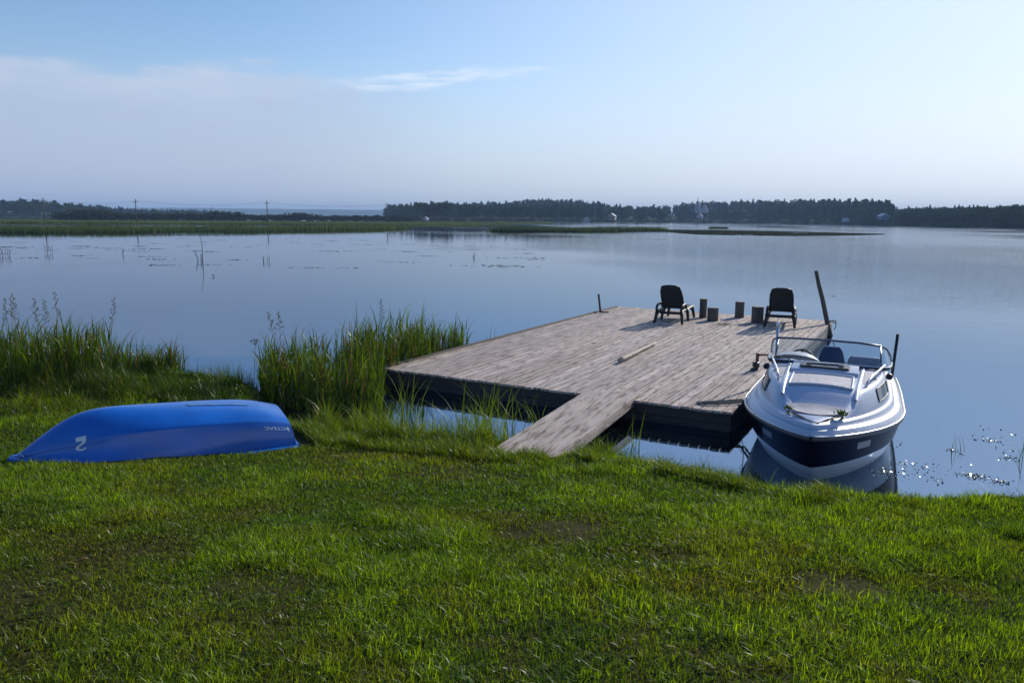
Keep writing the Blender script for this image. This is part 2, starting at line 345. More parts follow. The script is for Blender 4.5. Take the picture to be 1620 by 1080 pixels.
# ------------------------------------------------------------ blades of grass and reeds
def blades(P, h, w, lean, col, seg=2, az=None, tipcol=None, face=None, curl=1.0):
    """P (n,3) roots; h,w,lean (n) ; lean = horizontal reach of the tip as a share of h"""
    n = len(P); az = rng.random(n)*2*PI if az is None else az
    dx, dy = np.cos(az), np.sin(az); fa = az+PI/2+rng.normal(0, .5, n) if face is None else face
    wx, wy = np.cos(fa), np.sin(fa)
    ts = np.linspace(0, 1, seg+1); V = []; C = []
    for k, t in enumerate(ts):
        reach = lean*h*t**(1+curl); zz = h*(t - .25*np.minimum(lean, 1.6)*t**(2+curl)) ; ww = w*(1-t**1.6)*.5 if k < seg else 0*w
        cx = P[:, 0]+dx*reach; cy = P[:, 1]+dy*reach; cz = P[:, 2]+zz
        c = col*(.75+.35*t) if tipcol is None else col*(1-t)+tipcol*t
        if k < seg:
            V += [np.c_[cx-wx*ww, cy-wy*ww, cz], np.c_[cx+wx*ww, cy+wy*ww, cz]]; C += [c, c]
        else: V.append(np.c_[cx, cy, cz]); C.append(c)
    m = 2*seg+1; V = np.stack(V, 1).reshape(-1, 3); C = np.stack(C, 1).reshape(-1, 3); b = np.arange(n)*m
    F = [np.concatenate([np.c_[b+2*k, b+2*k+1, b+2*k+3, b+2*k+2] for k in range(seg-1)]) if seg > 1 else np.zeros((0, 4), int), np.c_[b+2*seg-2, b+2*seg-1, b+2*seg]]
    return V, F, C
def merge(sets):
    V = []; Q = []; T = []; C = []; o = 0
    for v, f, c in sets:
        V.append(v); C.append(c); Q.append(f[0]+o); T.append(f[1]+o); o += len(v)
    return np.concatenate(V), [np.concatenate(Q), np.concatenate(T)], np.concatenate(C)
def mixc(a, b, t): return np.array(a)[None]*(1-t[:, None])+np.array(b)[None]*t[:, None]
G_dark = (.028, .075, .008); G_mid = (.072, .140, .010); G_lime = (.19, .30, .012); G_dry = (.17, .145, .03); G_brown = (.075, .050, .022)

RB0 = np.array([-5.26, 7.82]); RBD = np.array([.879, .474]); RBN = np.array([-.474, .879])
def under_boat(x, y):
    dx, dy = x-RB0[0], y-RB0[1]; a = dx*RBD[0]+dy*RBD[1]; b = dx*RBN[0]+dy*RBN[1]
    return (a > -.05) & (a < 3.05) & (np.abs(b) < .20+.50*sst(a, -.1, 1.0))
GA, GB = np.array([.13, 8.40]), np.array([1.55, 11.36])      # gangplank centre line
def under_plank(x, y):
    d = (GB-GA)/np.linalg.norm(GB-GA); dx, dy = x-GA[0], y-GA[1]; a = dx*d[0]+dy*d[1]; b = -dx*d[1]+dy*d[0]
    return (a > -.03) & (a < 3.4) & (np.abs(b) < .42)
def bare(x, y):           # worn spots where the soil shows
    b = np.zeros_like(x)
    for px, py, r in ((900, 868, .30), (820, 882, .16), (910, 890, .14), (700, 738, .55), (560, 745, .4), (640, 742, .35), (60, 890, .25), (1310, 1000, .3), (60, 1040, .7), (150, 980, .4), (240, 920, .3), (420, 1000, .3)):
        p = gz(px, py, .45); b = np.maximum(b, (1.5 if px in (900, 820, 910, 1310) else .9)*(1-sst(np.hypot((x-p[0])*.75, y-p[1])/r, .35, 1.2)))
    return b
def lawn_color(x, y, n):
    dry = np.clip(sst(fbm(x, y, .7, 21), .55, .75)*.5 + sst(fbm(x, y, 4.2, 31), .55, .75)*.4
                  + .85*(1-sst(x+.35*y, -2.4, .6))*sst(y*-1, -6.5, -2.5) + .75*bare(x, y)*rng.random(n), 0, 1)
    # the worn path at the foot of the gangplank
    dry = np.maximum(dry, .8*(1-sst(np.hypot((x+1.0)*.35, y-8.2), .2, .75)))
    lush = sst(fbm(x, y, 1.3, 41), .42, .62)
    c = mixc(G_mid, G_lime, lush*rng.random(n))
    c = c*(1-(rng.random(n) < .3)[:, None]*.5)
    t = dry*(rng.random(n)**.6); c = c*(1-t[:, None]) + mixc(G_dry, G_brown, rng.random(n))*t[:, None]
    return c*(.45+.95*rng.random(n)**1.3)[:, None], dry, lush
def lawn():
    sets = []
    def region(n, y0, y1, xw, hm):
        y = rng.random(n)*(y1-y0)+y0; x = (rng.random(n)*2-1)*(xw+.72*y)
        s = shore(x)-y; ok = (s > .02) & ~under_boat(x, y) & ~under_plank(x, y) & (rng.random(n) > bare(x, y)*.6)
        x, y, s = x[ok], y[ok], s[ok]; n = len(x); c, dry, lush = lawn_color(x, y, n)
        tuft = sst(vn(x, y, 3.3, 55), .6, .85)*sst(fbm(x, y, .6, 61), .4, .6)
        right = sst(x, -1.5, 2.0)
        h = hm*(.5+.85*rng.random(n)**1.6)*(.72+.4*lush+.9*tuft*(.3+.7*right)-.30*dry)
        h *= 1+(.9-.75*sst(x, 1.8, 2.6))*(1-sst(s, .2, 1.1))*rng.random(n)
        w = (.0038+.0042*rng.random(n))*(1+.07*np.clip(y-3, 0, 10)); lean = .15+1.2*rng.random(n)**1.4
        P = np.c_[x, y, ground_z(x, y)-.004]; az = rng.random(n)*2*PI
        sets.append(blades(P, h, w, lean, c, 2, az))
    region(170000, 1.2, 4.2, 1.9, .062); region(225000, 4.2, 6.6, 1.9, .066); region(215000, 6.6, 10.2, 1.9, .075); region(66000, 10.2, 13.4, 1.5, .09)
    # small broad leaves among the grass (clover, plantain)
    n = 18000; y = 1.8+8*rng.random(n)**1.0; x = (rng.random(n)*2-1)*(.5+.72*y); s = shore(x)-y
    ok = (s > .1) & ~under_boat(x, y) & ~under_plank(x, y) & (fbm(x, y, 1.9, 71) > .5); x, y = x[ok], y[ok]; n = len(x)
    c, dry, lush = lawn_color(x, y, n); P = np.c_[x, y, ground_z(x, y)+.004]
    sets.append(blades(P, .022+.03*rng.random(n), .011+.012*rng.random(n), .9+rng.random(n), c*.85, 2, curl=.4))
    # dead straw lying flat in the dry patches
    n = 6000; y = 1.8+7*rng.random(n); x = (rng.random(n)*2-1)*(.5+.72*y); s = shore(x)-y
    ok = (s > .1) & ~under_boat(x, y) & ~under_plank(x, y); x, y = x[ok], y[ok]; n = len(x)
    P = np.c_[x, y, ground_z(x, y)+.012]
    sets.append(blades(P, .02+.02*rng.random(n), .0025+.002*rng.random(n), 1.5+1.2*rng.random(n), mixc((.20, .16, .07), (.12, .09, .04), rng.random(n)), 2, curl=.1))
    V, F, C = merge(sets); return link('lawn_grass', np_mesh('lawn_grass', V, F, M_grass, C))
tag(lawn(), 'short patchy green lawn grass with dry brown spots on the slope above the water', 'lawn', kind='stuff')

def bank_grass():
    """taller grass along the water's edge"""
    sets = []
    def patch(n, fx, hlo, hhi, w, c1, c2, leanm=.35, clump=2.5, az=None, thr=.35, seg=3):
        x, y = fx(n); dens = vn(x, y, clump, 81)*.6+vn(x, y, clump*2.3, 83)*.4; ok = (dens > thr) & ~under_boat(x, y) & ~under_plank(x, y); x, y, dens = x[ok], y[ok], dens[ok]; n = len(x)
        z = np.maximum(ground_z(x, y), -.12)
        h = (hlo+(hhi-hlo)*rng.random(n)**1.4)*(.6+.7*sst(dens, thr, .8)); P = np.c_[x, y, z-.01]
        c = mixc(c1, c2, rng.random(n)); dr = rng.random(n) < .10; c[dr] = mixc(G_dry, (.16, .13, .05), rng.random(dr.sum()))
        sets.append(blades(P, h, w*(.6+.8*rng.random(n)), leanm*(.2+1.6*rng.random(n)), c, seg, None if az is None else rng.normal(az, 1.3, n)))
    def band(x0, x1, s0, s1):
        def f(n):
            x = x0+(x1-x0)*rng.random(n); return x, shore(x)-(s0+(s1-s0)*rng.random(n))
        return f
    # left, behind the blue boat
    patch(26000, band(-11, -4.1, -.1, 1.9), .10, .32, .009, G_dark, G_mid, .6, thr=.3)
    patch(5000, band(-9.5, -5.4, .6, 3.0), .10, .40, .008, G_dark, G_lime, .9, az=-.6)
    patch(9000, band(-11, -6.0, -.1, 1.5), .25, .58, .008, G_dark, G_mid, .5)
    # between the blue boat and the gangplank
    patch(28000, band(-3.9, .4, -.05, 1.3), .10, .27, .009, G_mid, G_lime, .6)
    patch(5200, band(-2.6, .2, -.30, .5), .22, .55, .010, G_mid, G_lime, .45)
    # right of the gangplank, low bank down to the boat
    patch(22000, band(.75, 2.8, -.05, .9), .06, .18, .008, G_mid, G_lime, .6)
    patch(3000, band(.75, 2.6, -.15, .3), .18, .36, .006, G_dark, G_mid, .5)
    patch(3000, band(.9, 2.7, -.12, .35), .14, .34, .009, G_mid, G_lime, .5, thr=.3)
    patch(22000, band(2.3, 7.5, -.02, .9), .03, .085, .008, G_mid, G_lime, .6)
    patch(3500, band(4.3, 8.5, -.12, .4), .10, .26, .006, G_dark, G_mid, .8)
    patch(1500, band(-7.2, -3.9, -.15, .45), .22, .52, .009, G_dark, G_mid, .4, thr=.2)
    # sprays of long blades that stand out
    for px, py, z0, n, hh, ww, sprd in ((640, 655, .05, 22, .62, .013, .10), (740, 690, .12, 40, .55, .014, .16), (765, 680, .1, 30, .70, .014, .12), (800, 700, .1, 34, .62, .014, .16), (853, 672, 0., 9, .42, .014, .05),
                                        (843, 690, .05, 9, .34, .012, .05), (700, 690, .1, 26, .42, .012, .2), (915, 712, .1, 18, .34, .012, .1), (960, 700, .1, 30, .34, .012, .12), (1003, 700, .05, 9, .42, .013, .05), (980, 712, .1, 22, .3, .012, .1),
                                        (1190, 800, .2, 14, .30, .010, .10), (1240, 800, .2, 12, .28, .012, .10), (1105, 770, .1, 24, .26, .008, .14), (1060, 742, .1, 24, .26, .008, .14), (1500, 805, .1, 26, .30, .008, .10), (1470, 800, .1, 20, .24, .008, .14), (1540, 800, .1, 24, .24, .008, .14), (1605, 805, .1, 20, .30, .008, .10),
                                        (230, 800, .4, 12, .16, .007, .1), (900, 760, .2, 20, .16, .008, .15), (985, 830, .35, 24, .14, .008, .12), (1080, 850, .35, 24, .14, .008, .12), (1130, 820, .35, 26, .16, .009, .14), (780, 790, .35, 22, .13, .008, .12), (1180, 880, .45, 24, .14, .008, .12), (1440, 850, .3, 26, .15, .008, .14), (1500, 880, .4, 26, .15, .008, .14), (620, 900, .5, 26, .12, .007, .16), (650, 960, .6, 30, .12, .007, .18), (600, 1030, .7, 34, .12, .007, .2), (760, 1000, .65, 24, .12, .007, .2), (180, 890, .5, 18, .10, .007, .1)):
        p = gz(px, py, z0); x = p[0]+rng.normal(0, sprd, n); y = p[1]+rng.normal(0, sprd, n)
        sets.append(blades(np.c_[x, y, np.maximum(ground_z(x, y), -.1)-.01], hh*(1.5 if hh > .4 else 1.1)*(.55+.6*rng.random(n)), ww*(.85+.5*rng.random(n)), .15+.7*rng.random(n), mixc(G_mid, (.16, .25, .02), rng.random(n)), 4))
    # broad-leaved weeds on the low shore left of the reeds
    n = 4500; x = -7.0+3.0*rng.random(n); y = shore(x)-(-.1+.9*rng.random(n)); z = ground_z(x, y)+.03+.13*rng.random(n)*vn(x, y, 4, 5)*1.5
    sets.append(blades(np.c_[x, y, z], .03+.04*rng.random(n), .018+.02*rng.random(n), .8+rng.random(n), mixc(G_dark, G_lime, rng.random(n)), 2, curl=.3))
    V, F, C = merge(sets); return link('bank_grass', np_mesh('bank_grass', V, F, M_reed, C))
tag(bank_grass(), 'taller tufted grass along the edge of the water on both sides of the gangplank', 'grass', kind='stuff')

def in_poly(x, y, poly):
    ins = np.zeros(len(x), bool); k = len(poly)
    for i in range(k):
        x1, y1 = poly[i][:2]; x2, y2 = poly[(i+1) % k][:2]
        c = ((y1 > y) != (y2 > y)) & (x < (x2-x1)*(y-y1)/(y2-y1+1e-12)+x1); ins ^= c
    return ins
def scatter(n, poly):
    p = np.array([q[:2] for q in poly]); lo, hi = p.min(0), p.max(0); x = lo[0]+(hi[0]-lo[0])*rng.random(n); y = lo[1]+(hi[1]-lo[1])*rng.random(n)
    k = in_poly(x, y, poly); return x[k], y[k]
def reed_bed(n, poly, hlo, hhi, off, name, thr=.40):
    """stalks with several leaves each, standing in the shallows"""
    x, y = scatter(n, poly); d = vn(x, y, 1.9, off)*.65+vn(x, y, 5., off+3)*.35; k = d > thr; x, y, d = x[k], y[k], d[k]; n = len(x)
    z = np.maximum(ground_z(x, y), -.25)-.02; h = (hlo+(hhi-hlo)*rng.random(n)**.8)*(.7+.45*sst(d, thr, .75)) + np.where(z < 0, -z, 0)
    sets = []; c = mixc((.035, .085, .010), (.10, .17, .018), rng.random(n)); br = rng.random(n) < .12; c[br] = mixc((.16, .10, .04), (.10, .085, .03), rng.random(br.sum()))
    sets.append(blades(np.c_[x, y, z], h, .012+.007*rng.random(n), .03+.22*rng.random(n), c*.9, 4, curl=1.2))
    for k in range(3):
        f = .15+.25*k+.15*rng.random(n); hh = h*f; L = (.22+.35*rng.random(n))*(.6+.5*h)
        sets.append(blades(np.c_[x, y, z+hh], L, .015+.012*rng.random(n), .15+.65*rng.random(n), c*(.6+.9*rng.random(n))[:, None], 3, rng.normal(-.4, 1.6, n), curl=1.0))
    # dead stalks at the foot
    m = n//3; i = rng.integers(0, n, m); sets.append(blades(np.c_[x[i], y[i], z[i]], .2+.35*rng.random(m), .008+.005*rng.random(m), .3+1.2*rng.random(m), mixc((.17, .115, .05), (.07, .05, .025), rng.random(m)), 3))
    V, F, C = merge(sets); return link(name, np_mesh(name, V, F, M_reed, C))
tag(reed_bed(3700, [gz(425, 648), gz(520, 655), gz(605, 652), gz(607, 612), gz(680, 586), gz(745, 566), gz(700, 556), gz(600, 575), gz(500, 590), gz(430, 605)], .45, 1.0, 91, 'reeds', .37),
    'tall green reeds standing in the shallows against the left side of the wooden jetty', 'reeds', kind='stuff')
tag(reed_bed(4000, [(-11.5, 11.0), (-9, 11.0), (-7.2, 11.6), (-6.6, 12.3), (-6.7, 13.6), (-8, 14.0), (-13, 15.5)], .45, .92, 101, 'reeds', .3),
    'dense bed of tall reeds on the shore at the left edge behind the blue boat', 'reeds', kind='stuff')
tag(reed_bed(260, [gz(412, 612), gz(410, 645), gz(432, 650), gz(436, 602)], .3, .75, 131, 'reeds', .25), 'sparse short reeds joining the grassy bank to the reeds by the jetty', 'reeds', kind='stuff')
tag(reed_bed(260, [(-6.7, 12.7), (-6.0, 12.9), (-5.8, 13.5), (-6.7, 13.6)], .3, .6, 111, 'reeds', .2), 'short thin sprigs of reed just right of the dense left reed bed', 'reeds', kind='stuff')
_x = [gz(*p) for p in ((1505, 716), (1512, 714), (1520, 712), (1526, 712), (1586, 743), (1612, 730), (1618, 722), (1608, 725), (775, 536), (782, 538), (770, 540))]
_P = np.array([(p[0], p[1], -.05) for p in _x]); _n = len(_P)
tag(link('reed_stalks', np_mesh('reed_stalks', *blades(_P, np.array([.27, .32, .25, .30, .2, .4, .5, .3, .5, .4, .35]), np.full(_n, .012), .1+.3*rng.random(_n), np.tile(np.array(G_dark), (_n, 1)), 3)[:2], M_reed, np.tile(np.array(G_dark), (7*_n, 1)))),
    'few lone reed stalks poking out of the open water beside the boat and jetty', 'reeds', kind='stuff')

# panicle grasses and the flowering rush: countable, so things
def panicle(base, top, spread, name='flowering_grass', sprays=16, seed=1, label=''):
    r = random.Random(seed); b = MB(); B = Vector(base); T = Vector(top); bend = Vector((r.uniform(-.02, .02), 0, 0))
    pts = [B.lerp(T, t)+bend*math.sin(t*PI) for t in (0, .25, .5, .75, 1)]; b.tube(pts, [.004, .0035, .003, .0022, .001], 5)
    for i in range(sprays):
        t = .70+.29*i/sprays; p = B.lerp(T, t); a = r.uniform(0, 2*PI); l = spread*(1-.75*(i/sprays))*r.uniform(.6, 1.1)
        q = p+Vector((math.cos(a)*l, math.sin(a)*l, l*r.uniform(.5, 1.0))); b.tube([p, p.lerp(q, .5)+Vector((0, 0, .01)), q], .0012, 3)
        for k in range(4):
            c = p.lerp(q, .45+.18*k)+Vector((r.uniform(-.01, .01), r.uniform(-.01, .01), .004)); b.box(c, (.007, .007, .014))
    b.cc = (.5, .4, .3); o = b.build(name, M_stalk); tag(o, label, 'grass stalk', 'seeding grass stalks above the reeds'); return o
M_stalk = mat('stalk', (.10, .095, .055), .8, var=.4, vscale=20)
for i, (bx, by, tx, ty, yy, lab) in enumerate(((12, 545, 8, 470, 12.4, 'seeding grass stalk nearest the left edge above the left reed bed'), (20, 540, 17, 468, 12.4, 'seeding grass stalk second from the left edge, beside its twin'),
        (24, 540, 20, 463, 12.5, 'straight seeding grass stalk third from the left edge'), (64, 530, 53, 470, 12.4, 'seeding grass stalk leaning left in the middle of the left reed bed'), (72, 530, 70, 473, 12.4, 'bushy headed grass stalk right of the leaning one in the left reed bed'),
        (97, 530, 86, 460, 12.6, 'tallest seeding grass stalk in the left reed bed, leaning left'), (168, 535, 180, 470, 12.6, 'seeding grass stalk leaning right at the right end of the left reed bed'),
        (445, 560, 424, 492, 12.6, 'thin arching grass stalk at the left end of the reeds by the jetty'), (448, 560, 440, 492, 12.8, 'feathery grass stalk above the left end of the reeds by the jetty'), (608, 525, 602, 472, 13.2, 'seeding grass stalk rising highest over the reeds by the jetty'))):
    Bp, Tp = gy(bx, by, yy), gy(tx, ty, yy); Bp = np.array([Bp[0], Bp[1], .2]); panicle(Bp, Tp, .08, seed=i+3, label=lab)
def umbel():
    b = MB(); B = gy(401, 610, 12.6); T = gy(404, 546, 12.6); b.tube([(B[0], 12.6, 0), (T[0], 12.6, T[2])], .004, 5)
    for i in range(22):
        a = i*2.4; r = .02+.075*((i % 7)/7); q = (T[0]+r*math.cos(a), 12.6+r*math.sin(a), T[2]+.09-.35*r+.01*(i % 3)); b.tube([tuple(T), q], .0013, 3)
        b.lathe([(.002, -.006), (.008, 0), (.007, .006), (.002, .010)], q, 6)
    tag(b.build('flowering_rush', M_stalk), 'single umbel of small dark flowers left of the reeds by the jetty', 'plant')
umbel()
def water_sprig(px, py, h, n, seed, label, stick=None):
    r = random.Random(seed); p = gz(px, py); b = MB()
    for i in range(n):
        a = r.uniform(0, 2*PI); q = Vector((p[0]+r.gauss(0, h*.25), p[1]+r.gauss(0, .1), -.05)); t = q+Vector((math.cos(a)*h*.25, 0, h*r.uniform(.5, 1.1)))
        b.tube([q, q.lerp(t, .5)+Vector((.02, 0, 0)), t], [.012, .010, .004], 4)
        for k in range(4):
            c = q.lerp(t, .35+.2*k); e = c+Vector((r.uniform(-.14, .14)*h*2, 0, r.uniform(-.02, .14)*h*2)); b.tube([c, e], [.014, .003], 3)
    if stick: b.tube([(p[0]+.15, p[1], -.1), (p[0]+.1+stick*.03, p[1], stick*.5), (p[0]-.02, p[1], stick)], [.022, .018, .008], 5)
    tag(b.build('water_plant', M_stalkd), label, 'water plant', 'weed sprigs standing out of the calm water')
M_stalkd = mat('dark_water_weed', (.02, .03, .018), .8)
for i, a in enumerate(((76, 400, .75, 5, 'weed sprig in the calm water under the second hill from the left', None), (192, 402, .5, 2, 'small lone weed sprig in the calm water left of the tall stick', None), (317, 413, .55, 5, 'weed sprig with a tall bare stick beside it in the calm water', 2.0),
                       (420, 414, .5, 4, 'weed sprig in the calm water right of the tall stick', None), (747, 408, .45, 3, 'single weed sprig out in the water above the jetty corner', None), (4, 405, .6, 4, 'weed sprig touching the left edge in the calm water', None), (15, 405, .6, 3, 'thin weed sprig second from the left edge in the calm water', None), (335, 438, .3, 1, 'very short lone stem in open water nearest the shore', None))):
    water_sprig(a[0], a[1], a[2], a[3], i, a[4], a[5])

def floating():
    """lily pads in streaks on the left, duckweed and specks by the right bank"""
    b = [[], [], []]
    def discs(P, r, tilt, col):
        n = len(P); a = rng.random(n)*2*PI; k = 6; V = []
        nx, ny = rng.normal(0, tilt, n), rng.normal(0, tilt, n)
        for j in range(k):
            w = a+2*PI*j/k; x = r*np.cos(w); y = r*np.sin(w); V.append(np.c_[P[:, 0]+x, P[:, 1]+y, P[:, 2]+x*nx+y*ny])
        V = np.stack(V, 1).reshape(-1, 3); F = (np.arange(n)*k)[:, None]+np.arange(k)[None]; return V, F, np.repeat(col, k, 0)
    cen = []
    for _ in range(95):
        u = rng.uniform(-40, 860); v = rng.uniform(374, 398) if rng.random() < .75 else rng.uniform(398, 426); p = gz(u, v); cen.append((p[0], p[1]))
    P = []
    for cx, cy in cen:
        m = int(rng.integers(5, 34)); s = rng.uniform(.25, 1.0)*(cy/60)**.5; P.append(np.c_[cx+rng.normal(0, s, m), cy+rng.normal(0, s*.5, m), np.full(m, .012)])
    P = np.concatenate(P); v, f, c = discs(P, .06+.07*rng.random(len(P)), .04, mixc((.02, .03, .015), (.045, .055, .025), rng.random(len(P))))
    tag(link('lily_pads', np_mesh('lily_pads', v, [f], M_pad, c)), 'thin streaks of dark lily pads on the calm water at left', 'lily pads', kind='stuff')
    P = []
    for u, v, su, n in ((1540, 753, .07, 130), (1580, 762, .06, 60), (1565, 696, .08, 60), (1506, 712, .04, 34), (1600, 725, .08, 46), (1520, 717, .03, 10), (1448, 740, .22, 80), (1410, 748, .14, 60), (1592, 712, .1, 20), (1480, 758, .1, 20), (1010, 722, .25, 60), (1400, 700, .12, 20), (1590, 690, .4, 60)):
        p = gz(u, v); P.append(np.c_[p[0]+rng.normal(0, su, n), p[1]+rng.normal(0, su*.9, n), np.full(n, .006)])
    x = 4.2+3.2*rng.random(700); P.append(np.c_[x, shore(x)+.02+.35*rng.random(700)**2, np.full(700, .006)])
    P = np.concatenate(P); n = len(P); v, f, c = discs(P, .004+.009*rng.random(n), .35, mixc((.05, .07, .03), (.10, .12, .05), rng.random(n)))
    tag(link('duckweed', np_mesh('duckweed', v, [f], M_duck, c)), 'glinting duckweed and floating bits along the right bank', 'duckweed', kind='stuff')
M_pad = mat('lily_pad', (1, 1, 1), .45, attr=True, var=.2); M_duck = mat('wet_duckweed', (1, 1, 1), .18, attr=True, var=.2, spec=.8)
floating()
def wet_leaves():
    n = 11000; x = 4.0+4.0*rng.random(n); y = shore(x)-.30+.46*rng.random(n); k = fbm(x, y, 3., 17) > .42; x, y = x[k], y[k]; n = len(x)
    z = np.maximum(ground_z(x, y), 0)+.01+.17*rng.random(n)*sst(x, 3.8, 4.8)
    V, F, C = blades(np.c_[x, y, z], .015+.025*rng.random(n), .012+.014*rng.random(n), .8+1.5*rng.random(n), mixc(G_dark, (.05, .07, .03), rng.random(n)), 2, curl=.3)
    tag(link('shore_weeds', np_mesh('shore_weeds', V, F, leaf_mat('wet_weed_leaves', .2, .14, .24), C)), 'low glistening wet weeds on the water edge at right of the motorboat', 'weeds', kind='stuff')
wet_leaves()

# ------------------------------------------------------------ wooden jetty
E1 = Vector((.876, -.482, 0)); E2 = Vector((.482, .876, 0)); DO = Vector((-2.228, 13.182, 0)); DW, DL, DZ = 6.02, 11.27, .29
jrot = math.atan2(E1.y, E1.x)
jet = empty('wooden_jetty', (DO.x, DO.y, 0), jrot); tag(jet, 'large square floating jetty of grey weathered boards with dark sides', 'jetty')
b = MB(); nb = 41; bw = DW/nb
for i in range(nb):
    cuts = [0]+sorted([random.uniform(2.5, 4.6), random.uniform(5.5, 8.6)][:random.choice((1, 2, 2))])+[DL]
    for a, c in zip(cuts[:-1], cuts[1:]):
        g = random.uniform(.78, 1.12); b.cc = (g*random.uniform(.97, 1.05), g, g*random.uniform(.95, 1.03))
        a2 = a-.03+random.uniform(-.012, .012) if a == 0 else a+.003; c2 = c+.02+random.uniform(-.01, .01) if c == DL else c-.003
        b.box(((i+.5)*bw, (a2+c2)/2, DZ-.0175+random.uniform(-.0025, .0025)), (bw-.016, c2-a2, .035), rotm('Y', random.uniform(-.8, .8)))
b.build('deck_boards', M_wood, jet, True)
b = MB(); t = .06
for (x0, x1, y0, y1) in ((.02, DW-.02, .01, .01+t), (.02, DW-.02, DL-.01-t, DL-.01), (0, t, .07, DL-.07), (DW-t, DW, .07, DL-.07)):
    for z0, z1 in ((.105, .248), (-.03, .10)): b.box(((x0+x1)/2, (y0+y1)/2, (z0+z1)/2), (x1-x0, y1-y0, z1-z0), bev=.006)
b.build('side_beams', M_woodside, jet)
b = MB(); b.box((DW/2, DL/2, .02), (DW-.2, DL-.2, .36)); b.build('float', M_blackply, jet)
b = MB(); b.cc = (1, 1, 1); b.box((-.012, 5.6, DZ+.006), (.07, 11.2, .05), bev=.006); b.build('edge_rail', M_woodside, jet)
def jl(x, y, z): v = DO+E1*x+E2*y; return Vector((v.x, v.y, z))

gp = empty('gangplank', (GA[0], GA[1], 0)); tag(gp, 'short weathered board gangplank from the grass up onto the wooden jetty', 'gangplank')
d = Vector((GB[0]-GA[0], GB[1]-GA[1], 0)); GL = d.length; gp.rotation_euler = (0, 0, math.atan2(d.y, d.x)-PI/2)
b = MB(); zA, zB = .24, .318
slope = math.degrees(math.atan2(zB-zA, GL))
for i in range(4):
    g = random.uniform(.85, 1.1); b.cc = (g, g, g*.98); w = .79/4
    b.box(((i-1.5)*w, GL/2+.02*random.uniform(-1, 1), (zA+zB)/2), (w-.008, GL+.05, .035), rotm('X', slope), bev=.004)
b.build('deck_boards', M_wood, gp, True)
b = MB()
for x in (-.37, .37): b.box((x, GL/2+.05, (zA+zB)/2-.07), (.045, GL-.25, .10), rotm('X', slope), bev=.004)
b.build('side_beams', M_wood, gp, False)
for o in gp.children:
    if o.data.name.startswith('side'):
        a = o.data.color_attributes.new('tint', 'FLOAT_COLOR', 'POINT'); a.data.foreach_set('color', np.tile([.75, .75, .75, 1], len(o.data.vertices)).astype(np.float32))

# loungers
def lounger():
    r = empty('sun_lounger')
    f = MB()
    for s in (-1, 1):
        f.box((s*.30, .90, .30), (.05, 1.50, .07), bev=.015)
        f.tube([(s*.31, .02, .28), (s*.315, .02, .40), (s*.315, .12, .46), (s*.315, .45, .47), (s*.31, .60, .42), (s*.305, .66, .31)], .032, 8)
    f.box((0, .17, .27), (.58, .05, .05), bev=.01); f.box((0, 1.62, .30), (.58, .05, .06), bev=.01); f.box((0, .32, .22), (.58, .03, .03))
    f.build('frame', M_plastic, r)
    for s in (-1, 1):
        for y0, y1 in ((.10, -.02), (.80, .74), (1.45, 1.56)):
            l = MB(); l.tube([(s*.30, y0, .31), (s*.325, (y0*2+y1)/3, .2), (s*.355, y1, 0)], [.058, .042, .030], 8); l.build('leg', M_plastic, r)
    bk = MB(); N = 15
    for i in range(N):                                   # slatted, slightly dished reclining back
        t = (i+.5)/N; w = .27-.05*max(0, t-.72)/.28*max(0, t-.72)/.28*1.5-.012*(1-t); y = .58-.50*t+.05*math.sin(t*PI); z = .33+.60*t
        b0 = []
        for k in range(9):
            x = -w+2*w*k/8; b0.append((x, y+.035*(1-(x/w)**2)-.02, z))
        bk.grid([[(p[0], p[1]-.012, p[2]-.0202) for p in b0], [(p[0], p[1]-.018, p[2]) for p in b0], [(p[0], p[1]-.012, p[2]+.0202) for p in b0], [(p[0], p[1]+.008, p[2]+.0202) for p in b0], [(p[0], p[1]+.008, p[2]-.0202) for p in b0], [(p[0], p[1]-.012, p[2]-.0202) for p in b0]])
    for s in (-1, 1): bk.tube([(s*.262, .56, .33), (s*.272, .33, .63), (s*.258, .18, .80), (s*.22, .09, .925)], [.022, .022, .022, .02], 8)
    bk.tube([(-.22, .09, .925), (-.12, .085, .950), (0, .085, .957), (.12, .085, .950), (.22, .09, .925)], .022, 8)
    bk.build('backrest', M_plastic, r)
    st = MB()
    for i in range(17): st.box((0, .66+i*.058, .338+.012*math.sin(i*.35)), (.54, .046, .014), bev=.004)
    st.build('seat', M_plastic, r)
    return r
LG = 'black sun loungers on the jetty'
l1 = lounger(); p = gz(1057, 512, DZ); l1.location = (p[0], p[1], DZ); l1.rotation_euler = (0, 0, -R(24))
tag(l1, 'dark resin sun lounger with raised back left of the four stumps', 'sun lounger', LG)
l2 = copy_tree(l1); p = gz(1233, 518, DZ); l2.location = (p[0], p[1], DZ); l2.rotation_euler = (0, 0, -R(21))
tag(l2, 'dark resin sun lounger with raised back right of the stumps near the leaning post', 'sun lounger', LG)
